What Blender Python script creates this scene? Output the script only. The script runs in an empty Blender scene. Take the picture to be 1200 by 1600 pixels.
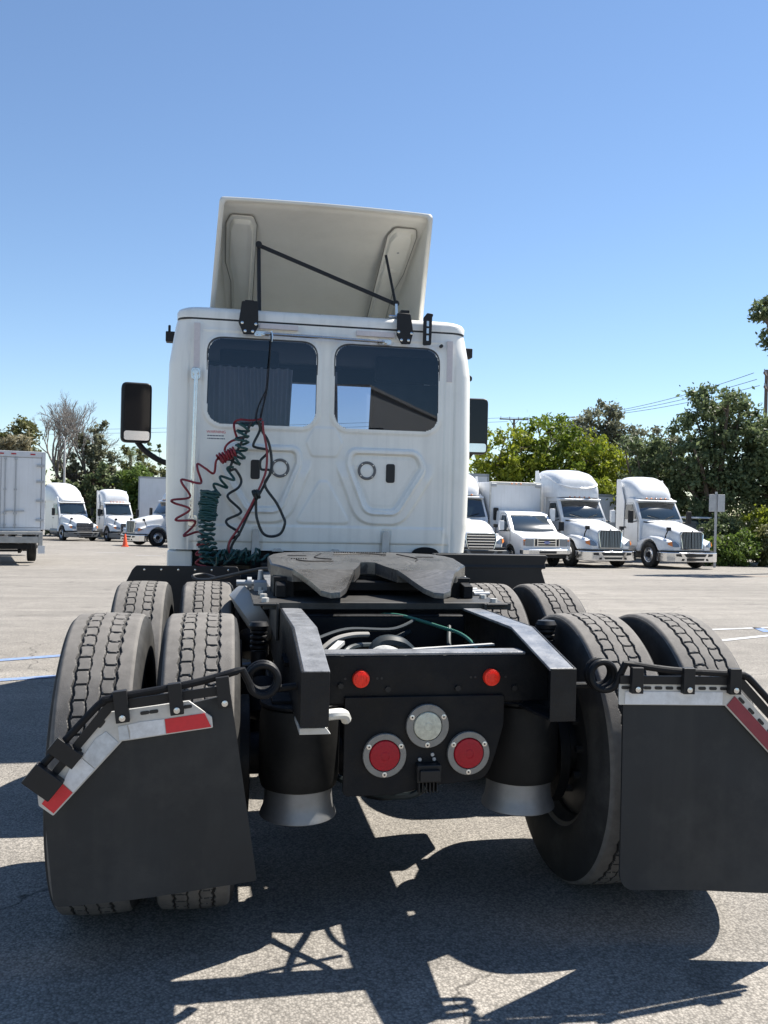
import bpy, bmesh, math, random
import numpy as np
from mathutils import Vector, Matrix

random.seed(7)
rng = np.random.default_rng(11)
scene = bpy.context.scene
COL = scene.collection
R_ = math.radians

# ------------------------------------------------------------------ camera
cd = bpy.data.cameras.new('camera')
cam = bpy.data.objects.new('camera', cd)
COL.objects.link(cam)
cd.sensor_fit = 'VERTICAL'
cd.sensor_height = 24.0
cd.lens = 24.0 * 1362.4 / 1600.0
cd.clip_start = 0.05
cd.clip_end = 3000
rt = Vector((0.98313, -0.18152, 0.02261)); upv = Vector((-0.02138, 0.00873, 0.99973)); fw = Vector((0.18167, 0.98335, -0.00470))
cam.matrix_world = Matrix(((rt.x, upv.x, -fw.x, -0.6695), (rt.y, upv.y, -fw.y, -2.5891), (rt.z, upv.z, -fw.z, 1.4112), (0, 0, 0, 1)))
scene.camera = cam

# ------------------------------------------------------------------ light
SUN = Vector((0.60, 0.30, 1.0)).normalized()
el = math.asin(SUN.z); az = math.atan2(SUN.x, SUN.y)
world = bpy.data.worlds.new('World')
scene.world = world
world.use_nodes = True
wn = world.node_tree
bg = wn.nodes['Background']
sky = wn.nodes.new('ShaderNodeTexSky')
sky.sky_type = 'NISHITA'
sky.sun_disc = False
sky.sun_elevation = el
sky.sun_rotation = az
sky.altitude = 0
sky.air_density = 1.0
sky.dust_density = 0.0
sky.ozone_density = 4.0
wn.links.new(sky.outputs[0], bg.inputs[0])
bg.inputs[1].default_value = 0.07
sd = bpy.data.lights.new('sun', 'SUN')
sd.energy = 4.8
sd.angle = R_(0.55)
sd.color = (1.0, 0.95, 0.87)
so = bpy.data.objects.new('sun', sd)
so.rotation_euler = (-SUN).to_track_quat('-Z', 'Y').to_euler()
COL.objects.link(so)

scene.view_settings.view_transform = 'Standard'
scene.view_settings.look = 'None'
scene.view_settings.exposure = 1.2
scene.view_settings.gamma = 1.0
scene.view_settings.use_curve_mapping = False
scene.cycles.max_bounces = 8
scene.cycles.transparent_max_bounces = 16
scene.cycles.use_denoising = True

# ------------------------------------------------------------------ materials
MATS = {}
def nodes(m):
    nt = m.node_tree
    return nt, nt.nodes, nt.links, nt.nodes['Principled BSDF']

def mat(name, col, rough=0.5, metal=0.0, spec=0.5, coat=0.0, var=0.0, vscale=6.0, bump=0.0, bscale=60.0, dirt=None, dscale=1.5, damt=0.5, rvar=0.0, coords='Object', streak=None, samt=0.3):
    """principled material with procedural colour variation, dirt patches and fine relief"""
    if name in MATS: return MATS[name]
    m = bpy.data.materials.new(name); m.use_nodes = True
    nt, N, L, b = nodes(m)
    b.inputs['Base Color'].default_value = (*col, 1)
    b.inputs['Roughness'].default_value = rough
    b.inputs['Metallic'].default_value = metal
    b.inputs['Specular IOR Level'].default_value = spec
    b.inputs['Coat Weight'].default_value = coat
    b.inputs['Coat Roughness'].default_value = 0.08
    tc = N.new('ShaderNodeTexCoord')
    last = None
    if var > 0:
        nz = N.new('ShaderNodeTexNoise'); nz.inputs['Scale'].default_value = vscale; nz.inputs['Detail'].default_value = 6
        nz.inputs['Roughness'].default_value = 0.65
        L.new(tc.outputs[coords], nz.inputs['Vector'])
        mr = N.new('ShaderNodeMapRange'); mr.inputs[1].default_value = 0.3; mr.inputs[2].default_value = 0.7
        mr.inputs[3].default_value = 1 - var; mr.inputs[4].default_value = 1 + var
        L.new(nz.outputs['Fac'], mr.inputs[0])
        mx = N.new('ShaderNodeVectorMath'); mx.operation = 'SCALE'
        mx.inputs[0].default_value = col
        L.new(mr.outputs[0], mx.inputs['Scale'])
        last = mx.outputs[0]
        if rvar > 0:
            m2 = N.new('ShaderNodeMapRange'); m2.inputs[1].default_value = 0.3; m2.inputs[2].default_value = 0.7
            m2.inputs[3].default_value = max(0.03, rough - rvar); m2.inputs[4].default_value = min(1, rough + rvar)
            L.new(nz.outputs['Fac'], m2.inputs[0]); L.new(m2.outputs[0], b.inputs['Roughness'])
    if dirt is not None:
        n2 = N.new('ShaderNodeTexNoise'); n2.inputs['Scale'].default_value = dscale; n2.inputs['Detail'].default_value = 9
        n2.inputs['Roughness'].default_value = 0.7
        L.new(tc.outputs[coords], n2.inputs['Vector'])
        r2 = N.new('ShaderNodeMapRange'); r2.inputs[1].default_value = 0.48; r2.inputs[2].default_value = 0.72
        r2.inputs[3].default_value = 0; r2.inputs[4].default_value = damt
        L.new(n2.outputs['Fac'], r2.inputs[0])
        mm = N.new('ShaderNodeMix'); mm.data_type = 'RGBA'
        mm.inputs['A'].default_value = (*col, 1); mm.inputs['B'].default_value = (*dirt, 1)
        if last: L.new(last, mm.inputs['A'])
        L.new(r2.outputs[0], mm.inputs['Factor'])
        last = mm.outputs['Result']
    if streak is not None:
        # rain-washed vertical runs of grime
        mp_ = N.new('ShaderNodeMapping'); mp_.inputs['Scale'].default_value = (16, 16, 0.7); L.new(tc.outputs[coords], mp_.inputs[0])
        n4 = N.new('ShaderNodeTexNoise'); n4.inputs['Scale'].default_value = 1.0; n4.inputs['Detail'].default_value = 5; L.new(mp_.outputs[0], n4.inputs['Vector'])
        r4 = N.new('ShaderNodeMapRange'); r4.inputs[1].default_value = 0.5; r4.inputs[2].default_value = 0.78; r4.inputs[3].default_value = 0; r4.inputs[4].default_value = samt
        L.new(n4.outputs['Fac'], r4.inputs[0])
        m4 = N.new('ShaderNodeMix'); m4.data_type = 'RGBA'; m4.inputs['A'].default_value = (*col, 1); m4.inputs['B'].default_value = (*streak, 1)
        if last: L.new(last, m4.inputs['A'])
        L.new(r4.outputs[0], m4.inputs['Factor']); last = m4.outputs['Result']
    if last: L.new(last, b.inputs['Base Color'])
    if bump > 0:
        n3 = N.new('ShaderNodeTexNoise'); n3.inputs['Scale'].default_value = bscale; n3.inputs['Detail'].default_value = 5
        L.new(tc.outputs[coords], n3.inputs['Vector'])
        bp = N.new('ShaderNodeBump'); bp.inputs['Strength'].default_value = bump; bp.inputs['Distance'].default_value = 0.01
        L.new(n3.outputs['Fac'], bp.inputs['Height']); L.new(bp.outputs[0], b.inputs['Normal'])
    MATS[name] = m
    return m

def glass(name, tint, rough=0.0, base=0.04, refl=(1, 1, 1)):
    if name in MATS: return MATS[name]
    m = bpy.data.materials.new(name); m.use_nodes = True
    nt, N, L, b = nodes(m)
    N.remove(b)
    out = N['Material Output']
    tr = N.new('ShaderNodeBsdfTransparent'); tr.inputs[0].default_value = (*tint, 1)
    gl = N.new('ShaderNodeBsdfGlossy'); gl.inputs['Roughness'].default_value = rough; gl.inputs[0].default_value = (*refl, 1)
    fr = N.new('ShaderNodeFresnel'); fr.inputs[0].default_value = 1.52
    mr = N.new('ShaderNodeMapRange'); mr.inputs[1].default_value = 0; mr.inputs[2].default_value = 1; mr.inputs[3].default_value = base; mr.inputs[4].default_value = 1
    L.new(fr.outputs[0], mr.inputs[0])
    mx = N.new('ShaderNodeMixShader')
    L.new(mr.outputs[0], mx.inputs[0]); L.new(tr.outputs[0], mx.inputs[1]); L.new(gl.outputs[0], mx.inputs[2])
    L.new(mx.outputs[0], out.inputs[0])
    MATS[name] = m
    return m

def leafmat(name, c1, c2, transl=0.35):
    if name in MATS: return MATS[name]
    m = bpy.data.materials.new(name); m.use_nodes = True
    nt, N, L, b = nodes(m)
    out = N['Material Output']
    geo = N.new('ShaderNodeNewGeometry')
    cr = N.new('ShaderNodeValToRGB')
    cr.color_ramp.elements[0].color = (*c1, 1); cr.color_ramp.elements[1].color = (*c2, 1)
    L.new(geo.outputs['Random Per Island'], cr.inputs[0])
    L.new(cr.outputs[0], b.inputs['Base Color'])
    b.inputs['Roughness'].default_value = 0.55
    b.inputs['Specular IOR Level'].default_value = 0.35
    tl = N.new('ShaderNodeBsdfTranslucent')
    L.new(cr.outputs[0], tl.inputs[0])
    mx = N.new('ShaderNodeMixShader'); mx.inputs[0].default_value = transl
    L.new(b.outputs[0], mx.inputs[1]); L.new(tl.outputs[0], mx.inputs[2]); L.new(mx.outputs[0], out.inputs[0])
    MATS[name] = m
    return m

def asphalt():
    m = bpy.data.materials.new('asphalt'); m.use_nodes = True
    nt, N, L, b = nodes(m)
    tc = N.new('ShaderNodeTexCoord')
    P = tc.outputs['Object']
    def noise(s, d=4, r=0.6):
        n = N.new('ShaderNodeTexNoise'); n.inputs['Scale'].default_value = s; n.inputs['Detail'].default_value = d; n.inputs['Roughness'].default_value = r
        L.new(P, n.inputs['Vector']); return n.outputs['Fac']
    def rng_(v, a, b_, c, d):
        r = N.new('ShaderNodeMapRange'); r.inputs[1].default_value = a; r.inputs[2].default_value = b_; r.inputs[3].default_value = c; r.inputs[4].default_value = d
        L.new(v, r.inputs[0]); return r.outputs[0]
    def mul(a, b_):
        q = N.new('ShaderNodeMath'); q.operation = 'MULTIPLY'; L.new(a, q.inputs[0]); L.new(b_, q.inputs[1]); return q.outputs[0]
    vo = N.new('ShaderNodeTexVoronoi'); vo.inputs['Scale'].default_value = 120; L.new(P, vo.inputs['Vector'])
    sep = N.new('ShaderNodeSeparateColor'); L.new(vo.outputs['Color'], sep.inputs[0])
    stone = rng_(sep.outputs[0], 0.0, 1.0, 0.72, 1.26)
    pit = rng_(vo.outputs['Distance'], 0.35, 0.75, 1.0, 0.6)
    fine = rng_(noise(260, 3), 0.3, 0.7, 0.86, 1.14)
    mid = rng_(noise(3.0, 6), 0.3, 0.7, 0.88, 1.12)
    big = rng_(noise(0.22, 5), 0.3, 0.7, 0.86, 1.12)
    v = mul(mul(mul(mul(stone, pit), fine), mid), big)
    # stretched tyre wear streaks across the lot
    mp = N.new('ShaderNodeMapping'); mp.inputs['Scale'].default_value = (0.12, 1.6, 1); mp.inputs['Rotation'].default_value = (0, 0, 0.12); L.new(P, mp.inputs[0])
    ns = N.new('ShaderNodeTexNoise'); ns.inputs['Scale'].default_value = 1.3; ns.inputs['Detail'].default_value = 7; ns.inputs['Roughness'].default_value = 0.6; L.new(mp.outputs[0], ns.inputs['Vector'])
    v = mul(v, rng_(ns.outputs['Fac'], 0.35, 0.68, 0.86, 1.1))
    # oil drips
    oil = N.new('ShaderNodeTexNoise'); oil.inputs['Scale'].default_value = 1.7; oil.inputs['Detail'].default_value = 2; L.new(P, oil.inputs['Vector'])
    v = mul(v, rng_(oil.outputs['Fac'], 0.66, 0.78, 1.0, 0.55))
    # cracks: thin voronoi edges, warped
    wv = N.new('ShaderNodeTexNoise'); wv.inputs['Scale'].default_value = 1.4; wv.inputs['Detail'].default_value = 5; L.new(P, wv.inputs['Vector'])
    vm = N.new('ShaderNodeVectorMath'); vm.operation = 'MULTIPLY_ADD'; vm.inputs[1].default_value = (0.9, 0.9, 0.0)
    L.new(wv.outputs['Color'], vm.inputs[0]); L.new(P, vm.inputs[2])
    ve = N.new('ShaderNodeTexVoronoi'); ve.feature = 'DISTANCE_TO_EDGE'; ve.inputs['Scale'].default_value = 0.36; L.new(vm.outputs[0], ve.inputs['Vector'])
    crack = rng_(ve.outputs['Distance'], 0.0, 0.0035, 0.35, 1.0)
    cmask = rng_(noise(0.45, 2), 0.46, 0.54, 0.0, 1.0)
    cm = N.new('ShaderNodeMix'); cm.data_type = 'FLOAT'; cm.inputs['A'].default_value = 1.0
    L.new(cmask, cm.inputs['Factor']); L.new(crack, cm.inputs['B'])
    v = mul(v, cm.outputs['Result'])
    vs = N.new('ShaderNodeVectorMath'); vs.operation = 'SCALE'; vs.inputs[0].default_value = (0.248, 0.229, 0.203); L.new(v, vs.inputs['Scale'])
    L.new(vs.outputs[0], b.inputs['Base Color'])
    b.inputs['Roughness'].default_value = 0.85
    b.inputs['Specular IOR Level'].default_value = 0.3
    bp = N.new('ShaderNodeBump'); bp.inputs['Strength'].default_value = 0.45; bp.inputs['Distance'].default_value = 0.005
    L.new(vo.outputs['Distance'], bp.inputs['Height']); bp.invert = True
    L.new(bp.outputs[0], b.inputs['Normal'])
    return m

WHITE = mat('cab_white_paint', (0.87, 0.85, 0.78), 0.32, coat=0.35, var=0.025, vscale=2.2, dirt=(0.52, 0.52, 0.48), dscale=3.5, damt=0.22, rvar=0.06, streak=(0.50, 0.49, 0.45), samt=0.35)
FAIR = mat('fairing_white_gelcoat', (0.72, 0.71, 0.66), 0.45, var=0.03, vscale=5, dirt=(0.45, 0.43, 0.38), dscale=4, damt=0.18)
WHITE2 = mat('fleet_white_paint', (0.70, 0.71, 0.72), 0.3, coat=0.4, var=0.03, dirt=(0.5, 0.5, 0.48), dscale=2, damt=0.3, streak=(0.45, 0.45, 0.43), samt=0.25)
BOXW = mat('box_white_panel', (0.68, 0.69, 0.70), 0.5, var=0.03, vscale=2, dirt=(0.55, 0.55, 0.53), dscale=1.2, damt=0.3, streak=(0.45, 0.44, 0.42), samt=0.3)
BLACK = mat('black_frame_paint', (0.006, 0.0065, 0.008), 0.55, spec=0.22, var=0.3, vscale=9, dirt=(0.026, 0.024, 0.022), dscale=6, damt=0.4, bump=0.12, bscale=90, rvar=0.15)
FLANGE = mat('sunlit_dusty_flange_top', (0.17, 0.175, 0.185), 0.36, spec=0.8, var=0.3, vscale=14, dirt=(0.10, 0.10, 0.105), dscale=9, damt=0.7, bump=0.12, bscale=120, rvar=0.1)  # dusty grey, lightened to carry the sun glint on the flange tops
RAILB = mat('worn_rail_paint', (0.008, 0.0085, 0.010), 0.45, spec=0.28, var=0.35, vscale=14, dirt=(0.025, 0.024, 0.022), dscale=9, damt=0.5, bump=0.15, bscale=120, rvar=0.12)
BLKPL = mat('black_plastic', (0.012, 0.012, 0.013), 0.5, spec=0.35, var=0.15, vscale=12)
RUBBER = mat('flap_rubber', (0.018, 0.021, 0.024), 0.62, spec=0.4, var=0.2, vscale=3.0, dirt=(0.060, 0.060, 0.058), dscale=2.0, damt=0.6, bump=0.05, bscale=40, streak=(0.05, 0.05, 0.048), samt=0.3)
TREAD = mat('tyre_tread_dust', (0.130, 0.121, 0.111), 0.85, var=0.22, vscale=18, dirt=(0.21, 0.194, 0.176), dscale=6, damt=0.6, bump=0.25, bscale=420)
GROOVE = mat('tyre_groove_rubber', (0.03, 0.029, 0.028), 0.8, var=0.2, vscale=20)
SIDEW = mat('tyre_sidewall_rubber', (0.020, 0.020, 0.020), 0.75, spec=0.3, var=0.2, vscale=14, dirt=(0.075, 0.072, 0.067), dscale=5, damt=0.6, bump=0.06, bscale=80)
STEEL = mat('galvanised_bracket', (0.55, 0.54, 0.51), 0.45, metal=0.2, var=0.1, vscale=10, dirt=(0.32, 0.29, 0.25), dscale=8, damt=0.5)
ALU = mat('cast_aluminium', (0.27, 0.27, 0.27), 0.52, metal=0.75, var=0.12, vscale=16, dirt=(0.25, 0.25, 0.25), dscale=9, damt=0.4)
CHROME = mat('chrome', (0.78, 0.79, 0.81), 0.12, metal=1.0, var=0.05, vscale=8)
STAIN = mat('stainless_rod', (0.6, 0.6, 0.6), 0.22, metal=1.0, var=0.08, vscale=30)
def grease_mat():
    m = bpy.data.materials.new('greasy_steel'); m.use_nodes = True
    nt, N, L, b = nodes(m)
    tc = N.new('ShaderNodeTexCoord'); P = tc.outputs['Object']
    sb = N.new('ShaderNodeVectorMath'); sb.operation = 'SUBTRACT'; sb.inputs[1].default_value = (0, 1.43, 1.15); L.new(P, sb.inputs[0])
    ln = N.new('ShaderNodeVectorMath'); ln.operation = 'LENGTH'; L.new(sb.outputs[0], ln.inputs[0])
    def noise(sc, det, vec=None, w=None):
        n = N.new('ShaderNodeTexNoise'); n.inputs['Scale'].default_value = sc; n.inputs['Detail'].default_value = det; n.inputs['Roughness'].default_value = 0.65
        if w is not None: n.noise_dimensions = '1D'; L.new(w, n.inputs['W'])
        else: L.new(P, n.inputs['Vector'])
        return n.outputs['Fac']
    def mr(v, a, c, lo, hi):
        q = N.new('ShaderNodeMapRange'); q.inputs[1].default_value = a; q.inputs[2].default_value = c; q.inputs[3].default_value = lo; q.inputs[4].default_value = hi
        L.new(v, q.inputs[0]); return q.outputs[0]
    ringn = mr(noise(70, 6, w=ln.outputs['Value']), 0.35, 0.65, 0.75, 1.2)
    blot = mr(noise(4.0, 4), 0.36, 0.66, 0.15, 0.95)
    fine = mr(noise(55, 4), 0.3, 0.7, 0.75, 1.25)
    mu = N.new('ShaderNodeMath'); mu.operation = 'MULTIPLY'; L.new(ringn, mu.inputs[0]); L.new(fine, mu.inputs[1])
    sc = N.new('ShaderNodeVectorMath'); sc.operation = 'SCALE'; sc.inputs[0].default_value = (0.21, 0.205, 0.198); L.new(mu.outputs[0], sc.inputs['Scale'])
    mx = N.new('ShaderNodeMix'); mx.data_type = 'RGBA'; mx.inputs['B'].default_value = (0.035, 0.033, 0.030, 1)
    L.new(sc.outputs[0], mx.inputs['A']); L.new(blot, mx.inputs['Factor'])
    L.new(mx.outputs['Result'], b.inputs['Base Color'])
    L.new(mr(blot, 0, 1, 0.38, 0.24), b.inputs['Roughness'])
    L.new(mr(blot, 0, 1, 0.85, 0.0), b.inputs['Metallic'])
    bp = N.new('ShaderNodeBump'); bp.inputs['Strength'].default_value = 0.35; bp.inputs['Distance'].default_value = 0.006
    L.new(noise(14, 3), bp.inputs['Height']); L.new(bp.outputs[0], b.inputs['Normal'])
    return m
GREASE = grease_mat()
RING = mat('lamp_ring_grey', (0.23, 0.225, 0.21), 0.5, metal=0.4, var=0.12, vscale=40)
REDL = mat('red_lamp_lens', (0.36, 0.004, 0.016), 0.35, spec=0.3, var=0.15, vscale=140, coat=0.1)
REDM = mat('red_marker_lens', (0.95, 0.045, 0.02), 0.35, spec=0.3, var=0.12, vscale=160, coat=0.1)
CLEARL = mat('clear_lamp_lens', (0.52, 0.52, 0.42), 0.18, var=0.25, vscale=60, coat=0.8)
WTAPE = mat('white_reflective_tape', (0.72, 0.72, 0.72), 0.4, var=0.08, vscale=50, dirt=(0.45, 0.44, 0.42), dscale=20, damt=0.6)
STAPE = mat('peeled_silver_tape', (0.50, 0.54, 0.58), 0.3, metal=0.3, var=0.2, vscale=35)
RTAPE = mat('red_reflective_tape', (0.62, 0.02, 0.03), 0.4, var=0.06, vscale=60)
DTAPE = mat('faded_dark_red_tape', (0.24, 0.03, 0.045), 0.45, var=0.1, vscale=30)
PTAPE = mat('pale_reflective_strip', (0.62, 0.57, 0.57), 0.4, var=0.06, vscale=60)
DINT = mat('dark_interior_trim', (0.014, 0.014, 0.015), 0.8, var=0.1)
CURT = leafmat('brown_curtain_fabric', (0.62, 0.56, 0.52), (0.62, 0.56, 0.52), 0.35)
GASK = mat('window_gasket_rubber', (0.012, 0.012, 0.013), 0.5)
RGLASS = glass('rear_window_tint', (0.52, 0.57, 0.68), base=0.012, refl=(0.66, 0.78, 0.95))
WGLASS = glass('windshield_glass', (0.74, 0.77, 0.86), base=0.05)
BGLASS = mat('dark_vehicle_glass', (0.012, 0.02, 0.024), 0.06, spec=0.9, coat=0.6)
MIRR = mat('mirror_glass', (0.006, 0.007, 0.010), 0.04, spec=0.35)  # near-black colour stands in for a dark reflection in the pane
REDH = mat('red_air_hose_rubber', (0.22, 0.018, 0.028), 0.45, var=0.15)
GRNH = mat('green_hose_rubber', (0.012, 0.060, 0.055), 0.45, var=0.2)
BLKH = mat('black_hose_rubber', (0.012, 0.018, 0.020), 0.45, var=0.2)
AMBER = mat('amber_lens', (0.75, 0.22, 0.03), 0.25, coat=0.5)
HLENS = mat('headlamp_lens', (0.20, 0.23, 0.26), 0.12, metal=0.3, coat=0.8)
BLUEL = mat('blue_road_paint', (0.15, 0.22, 0.38), 0.8, spec=0.2, var=0.2, vscale=30, dirt=(0.24, 0.23, 0.21), dscale=18, damt=0.9)
WHITEL = mat('white_road_paint', (0.42, 0.43, 0.45), 0.8, spec=0.2, var=0.15, vscale=20, dirt=(0.27, 0.26, 0.25), dscale=12, damt=0.9)
ORANGE = mat('cone_orange', (0.85, 0.10, 0.03), 0.5, var=0.05)
PURPLE = mat('purple_paint', (0.075, 0.03, 0.13), 0.35, coat=0.3)
WOOD = mat('weathered_pole_wood', (0.13, 0.10, 0.085), 0.85, var=0.25, vscale=5)
GALV = mat('galvanised_pole', (0.38, 0.39, 0.40), 0.5, metal=0.4, var=0.1)
BARK = mat('tree_bark', (0.11, 0.085, 0.065), 0.9, var=0.3, vscale=8, bump=0.3, bscale=12)
BARKG = mat('grey_bare_bark', (0.26, 0.235, 0.215), 0.9, var=0.25, vscale=6)

# ------------------------------------------------------------------ mesh builder
class MB:
    def __init__(s, T=None):
        s.v = []; s.f = []; s.m = []; s.T = T
    def add(s, vs, fs, mi=0):
        o = len(s.v)
        if s.T is not None: vs = [tuple(s.T @ Vector(p)) for p in vs]
        s.v.extend(tuple(p) for p in vs)
        s.f.extend(tuple(i + o for i in f) for f in fs)
        s.m.extend([mi] * len(fs))
        return s
    def box(s, x0, x1, y0, y1, z0, z1, mi=0):
        return s.add([(x0, y0, z0), (x1, y0, z0), (x1, y1, z0), (x0, y1, z0), (x0, y0, z1), (x1, y0, z1), (x1, y1, z1), (x0, y1, z1)],
                     [(0, 3, 2, 1), (4, 5, 6, 7), (0, 1, 5, 4), (1, 2, 6, 5), (2, 3, 7, 6), (3, 0, 4, 7)], mi)
    def bar(s, a, b, w, h, up=(0, 0, 1), mi=0):
        a = Vector(a); b = Vector(b); d = (b - a).normalized(); up = Vector(up)
        x = d.cross(up)
        if x.length < 1e-4: x = d.cross(Vector((1, 0, 0)))
        x.normalize(); u = x.cross(d)
        x *= w / 2; u *= h / 2
        vs = [a - x - u, a + x - u, a + x + u, a - x + u, b - x - u, b + x - u, b + x + u, b - x + u]
        return s.add(vs, [(0, 1, 2, 3), (4, 7, 6, 5), (0, 4, 5, 1), (1, 5, 6, 2), (2, 6, 7, 3), (3, 7, 4, 0)], mi)
    def lathe(s, prof, c, axis, n=32, mi=0, capa=True, capb=True):
        c = Vector(c); ax = Vector(axis).normalized()
        u = ax.orthogonal().normalized(); w = ax.cross(u)
        vs = []; fs = []
        for r, h in prof:
            for k in range(n):
                t = 2 * math.pi * k / n
                vs.append(c + ax * h + (u * math.cos(t) + w * math.sin(t)) * r)
        for i in range(len(prof) - 1):
            for k in range(n):
                k2 = (k + 1) % n
                fs.append((i * n + k, i * n + k2, (i + 1) * n + k2, (i + 1) * n + k))
        if capa and prof[0][0] > 1e-6: fs.append(tuple(range(n - 1, -1, -1)))
        if capb and prof[-1][0] > 1e-6: fs.append(tuple((len(prof) - 1) * n + k for k in range(n)))
        return s.add(vs, fs, mi)
    def cyl(s, a, b, r0, r1=None, n=16, mi=0):
        a = Vector(a); b = Vector(b)
        return s.lathe([(r0, 0), (r0 if r1 is None else r1, (b - a).length)], a, b - a, n, mi)
    def tube(s, pts, r, n=8, closed=False, mi=0, caps=True):
        P = [Vector(p) for p in pts]; m = len(P)
        rs = r if isinstance(r, (list, tuple)) else [r] * m
        vs = []; fs = []; u = None
        for i in range(m):
            a = P[i - 1] if (i > 0 or closed) else P[i]
            b = P[(i + 1) % m] if (i < m - 1 or closed) else P[i]
            d = (b - a)
            if d.length < 1e-9: d = Vector((0, 0, 1))
            d.normalize()
            if u is None: u = d.orthogonal().normalized()
            else:
                u = u - d * u.dot(d)
                u = u.normalized() if u.length > 1e-6 else d.orthogonal().normalized()
            w = d.cross(u)
            for k in range(n):
                t = 2 * math.pi * k / n
                vs.append(P[i] + (u * math.cos(t) + w * math.sin(t)) * rs[i])
        for i in range(m if closed else m - 1):
            j = (i + 1) % m
            for k in range(n):
                k2 = (k + 1) % n
                fs.append((i * n + k, i * n + k2, j * n + k2, j * n + k))
        if caps and not closed:
            fs.append(tuple(range(n - 1, -1, -1))); fs.append(tuple((m - 1) * n + k for k in range(n)))
        return s.add(vs, fs, mi)
    def prism(s, poly, axis, a, b, mi=0):
        n = len(poly)
        def P(p, h):
            return {'x': (h, p[0], p[1]), 'y': (p[0], h, p[1]), 'z': (p[0], p[1], h)}[axis]
        vs = [P(p, a) for p in poly] + [P(p, b) for p in poly]
        fs = [tuple(range(n - 1, -1, -1)), tuple(range(n, 2 * n))] + [(i, (i + 1) % n, n + (i + 1) % n, n + i) for i in range(n)]
        return s.add(vs, fs, mi)
    def ringplate(s, outer, inner, axis, a, b, mi=0):
        n = len(outer)
        def P(p, h):
            return {'x': (h, p[0], p[1]), 'y': (p[0], h, p[1]), 'z': (p[0], p[1], h)}[axis]
        vs = [P(p, a) for p in outer] + [P(p, a) for p in inner] + [P(p, b) for p in outer] + [P(p, b) for p in inner]
        fs = []
        for i in range(n):
            j = (i + 1) % n
            fs += [(i, n + i, n + j, j), (2 * n + i, 2 * n + j, 3 * n + j, 3 * n + i), (i, j, 2 * n + j, 2 * n + i), (n + i, 3 * n + i, 3 * n + j, n + j)]
        return s.add(vs, fs, mi)
    def loft(s, rings, closed=True, cap=True, mi=0):
        n = len(rings[0]); vs = [p for r in rings for p in r]; fs = []
        for i in range(len(rings) - 1):
            for k in range(n if closed else n - 1):
                k2 = (k + 1) % n
                fs.append((i * n + k, i * n + k2, (i + 1) * n + k2, (i + 1) * n + k))
        if cap:
            fs.append(tuple(range(n - 1, -1, -1))); fs.append(tuple((len(rings) - 1) * n + k for k in range(n)))
        return s.add(vs, fs, mi)
    def ellipsoid(s, c, r, nu=16, nv=10, mi=0):
        prof = [(max(1e-7, math.sin(math.pi * i / nv)), -math.cos(math.pi * i / nv)) for i in range(nv + 1)]
        vs = []; fs = []
        for q, h in prof:
            for k in range(nu):
                t = 2 * math.pi * k / nu
                vs.append((c[0] + r[0] * q * math.cos(t), c[1] + r[1] * q * math.sin(t), c[2] + r[2] * h))
        for i in range(nv):
            for k in range(nu):
                k2 = (k + 1) % nu
                fs.append((i * nu + k, i * nu + k2, (i + 1) * nu + k2, (i + 1) * nu + k))
        return s.add(vs, fs, mi)
    def build(s, name, mats, parent=None, smooth=35, bevel=0, seg=2, solid=0, fix=True, **tags):
        me = bpy.data.meshes.new(name)
        me.from_pydata(s.v, [], s.f)
        if not isinstance(mats, (list, tuple)): mats = [mats]
        for m in mats: me.materials.append(m)
        if len(mats) > 1: me.polygons.foreach_set('material_index', s.m)
        return finish(name, me, parent, smooth, bevel, seg, solid, fix, **tags)

def finish(name, me, parent=None, smooth=35, bevel=0, seg=2, solid=0, fix=True, **tags):
    if fix:
        bm = bmesh.new(); bm.from_mesh(me)
        bmesh.ops.recalc_face_normals(bm, faces=bm.faces)
        bm.to_mesh(me); bm.free()
    if smooth:
        me.polygons.foreach_set('use_smooth', [True] * len(me.polygons))
        me.set_sharp_from_angle(angle=R_(smooth))
    me.update()
    o = bpy.data.objects.new(name, me)
    COL.objects.link(o)
    if parent: o.parent = parent
    if solid:
        md = o.modifiers.new('thickness', 'SOLIDIFY'); md.thickness = solid; md.offset = -1
    if bevel:
        md = o.modifiers.new('edge', 'BEVEL'); md.width = bevel; md.segments = seg; md.limit_method = 'ANGLE'; md.angle_limit = R_(40)
        md.harden_normals = True
    for k, v in tags.items(): o[k] = v
    return o

def tag(o, label=None, category=None, group=None, kind=None):
    if label: o['label'] = label
    if category: o['category'] = category
    if group: o['group'] = group
    if kind: o['kind'] = kind
    return o

def thing(name, label, category, loc=(0, 0, 0), rz=0, group=None):
    o = bpy.data.objects.new(name, None); COL.objects.link(o)
    o.location = loc; o.rotation_euler = (0, 0, rz); o.empty_display_size = 0.3
    return tag(o, label, category, group)

def copy_tree(o, parent=None):
    c = o.copy(); COL.objects.link(c); c.parent = parent
    for ch in list(o.children): copy_tree(ch, c)
    return c

def rpoly(pts, r, n=5):
    out = []; m = len(pts)
    for i in range(m):
        p = Vector(pts[i]).to_2d() if len(pts[i]) > 2 else Vector(pts[i])
        a = Vector(pts[i - 1]); b = Vector(pts[(i + 1) % m])
        rr = r[i] if isinstance(r, (list, tuple)) else r
        da = (a - p); db = (b - p)
        if rr <= 0: out.append((p.x, p.y)); continue
        ang = da.angle(db)
        t = min(rr / math.tan(ang / 2), da.length * 0.49, db.length * 0.49)
        p0 = p + da.normalized() * t; p1 = p + db.normalized() * t
        for k in range(n + 1):
            q = k / n
            s = (1 - q) ** 2 * p0 + 2 * q * (1 - q) * p + q * q * p1
            out.append((s.x, s.y))
    return out

def rrect(x0, x1, z0, z1, r, n=6):
    return rpoly([(x0, z0), (x1, z0), (x1, z1), (x0, z1)], r, n)

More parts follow.
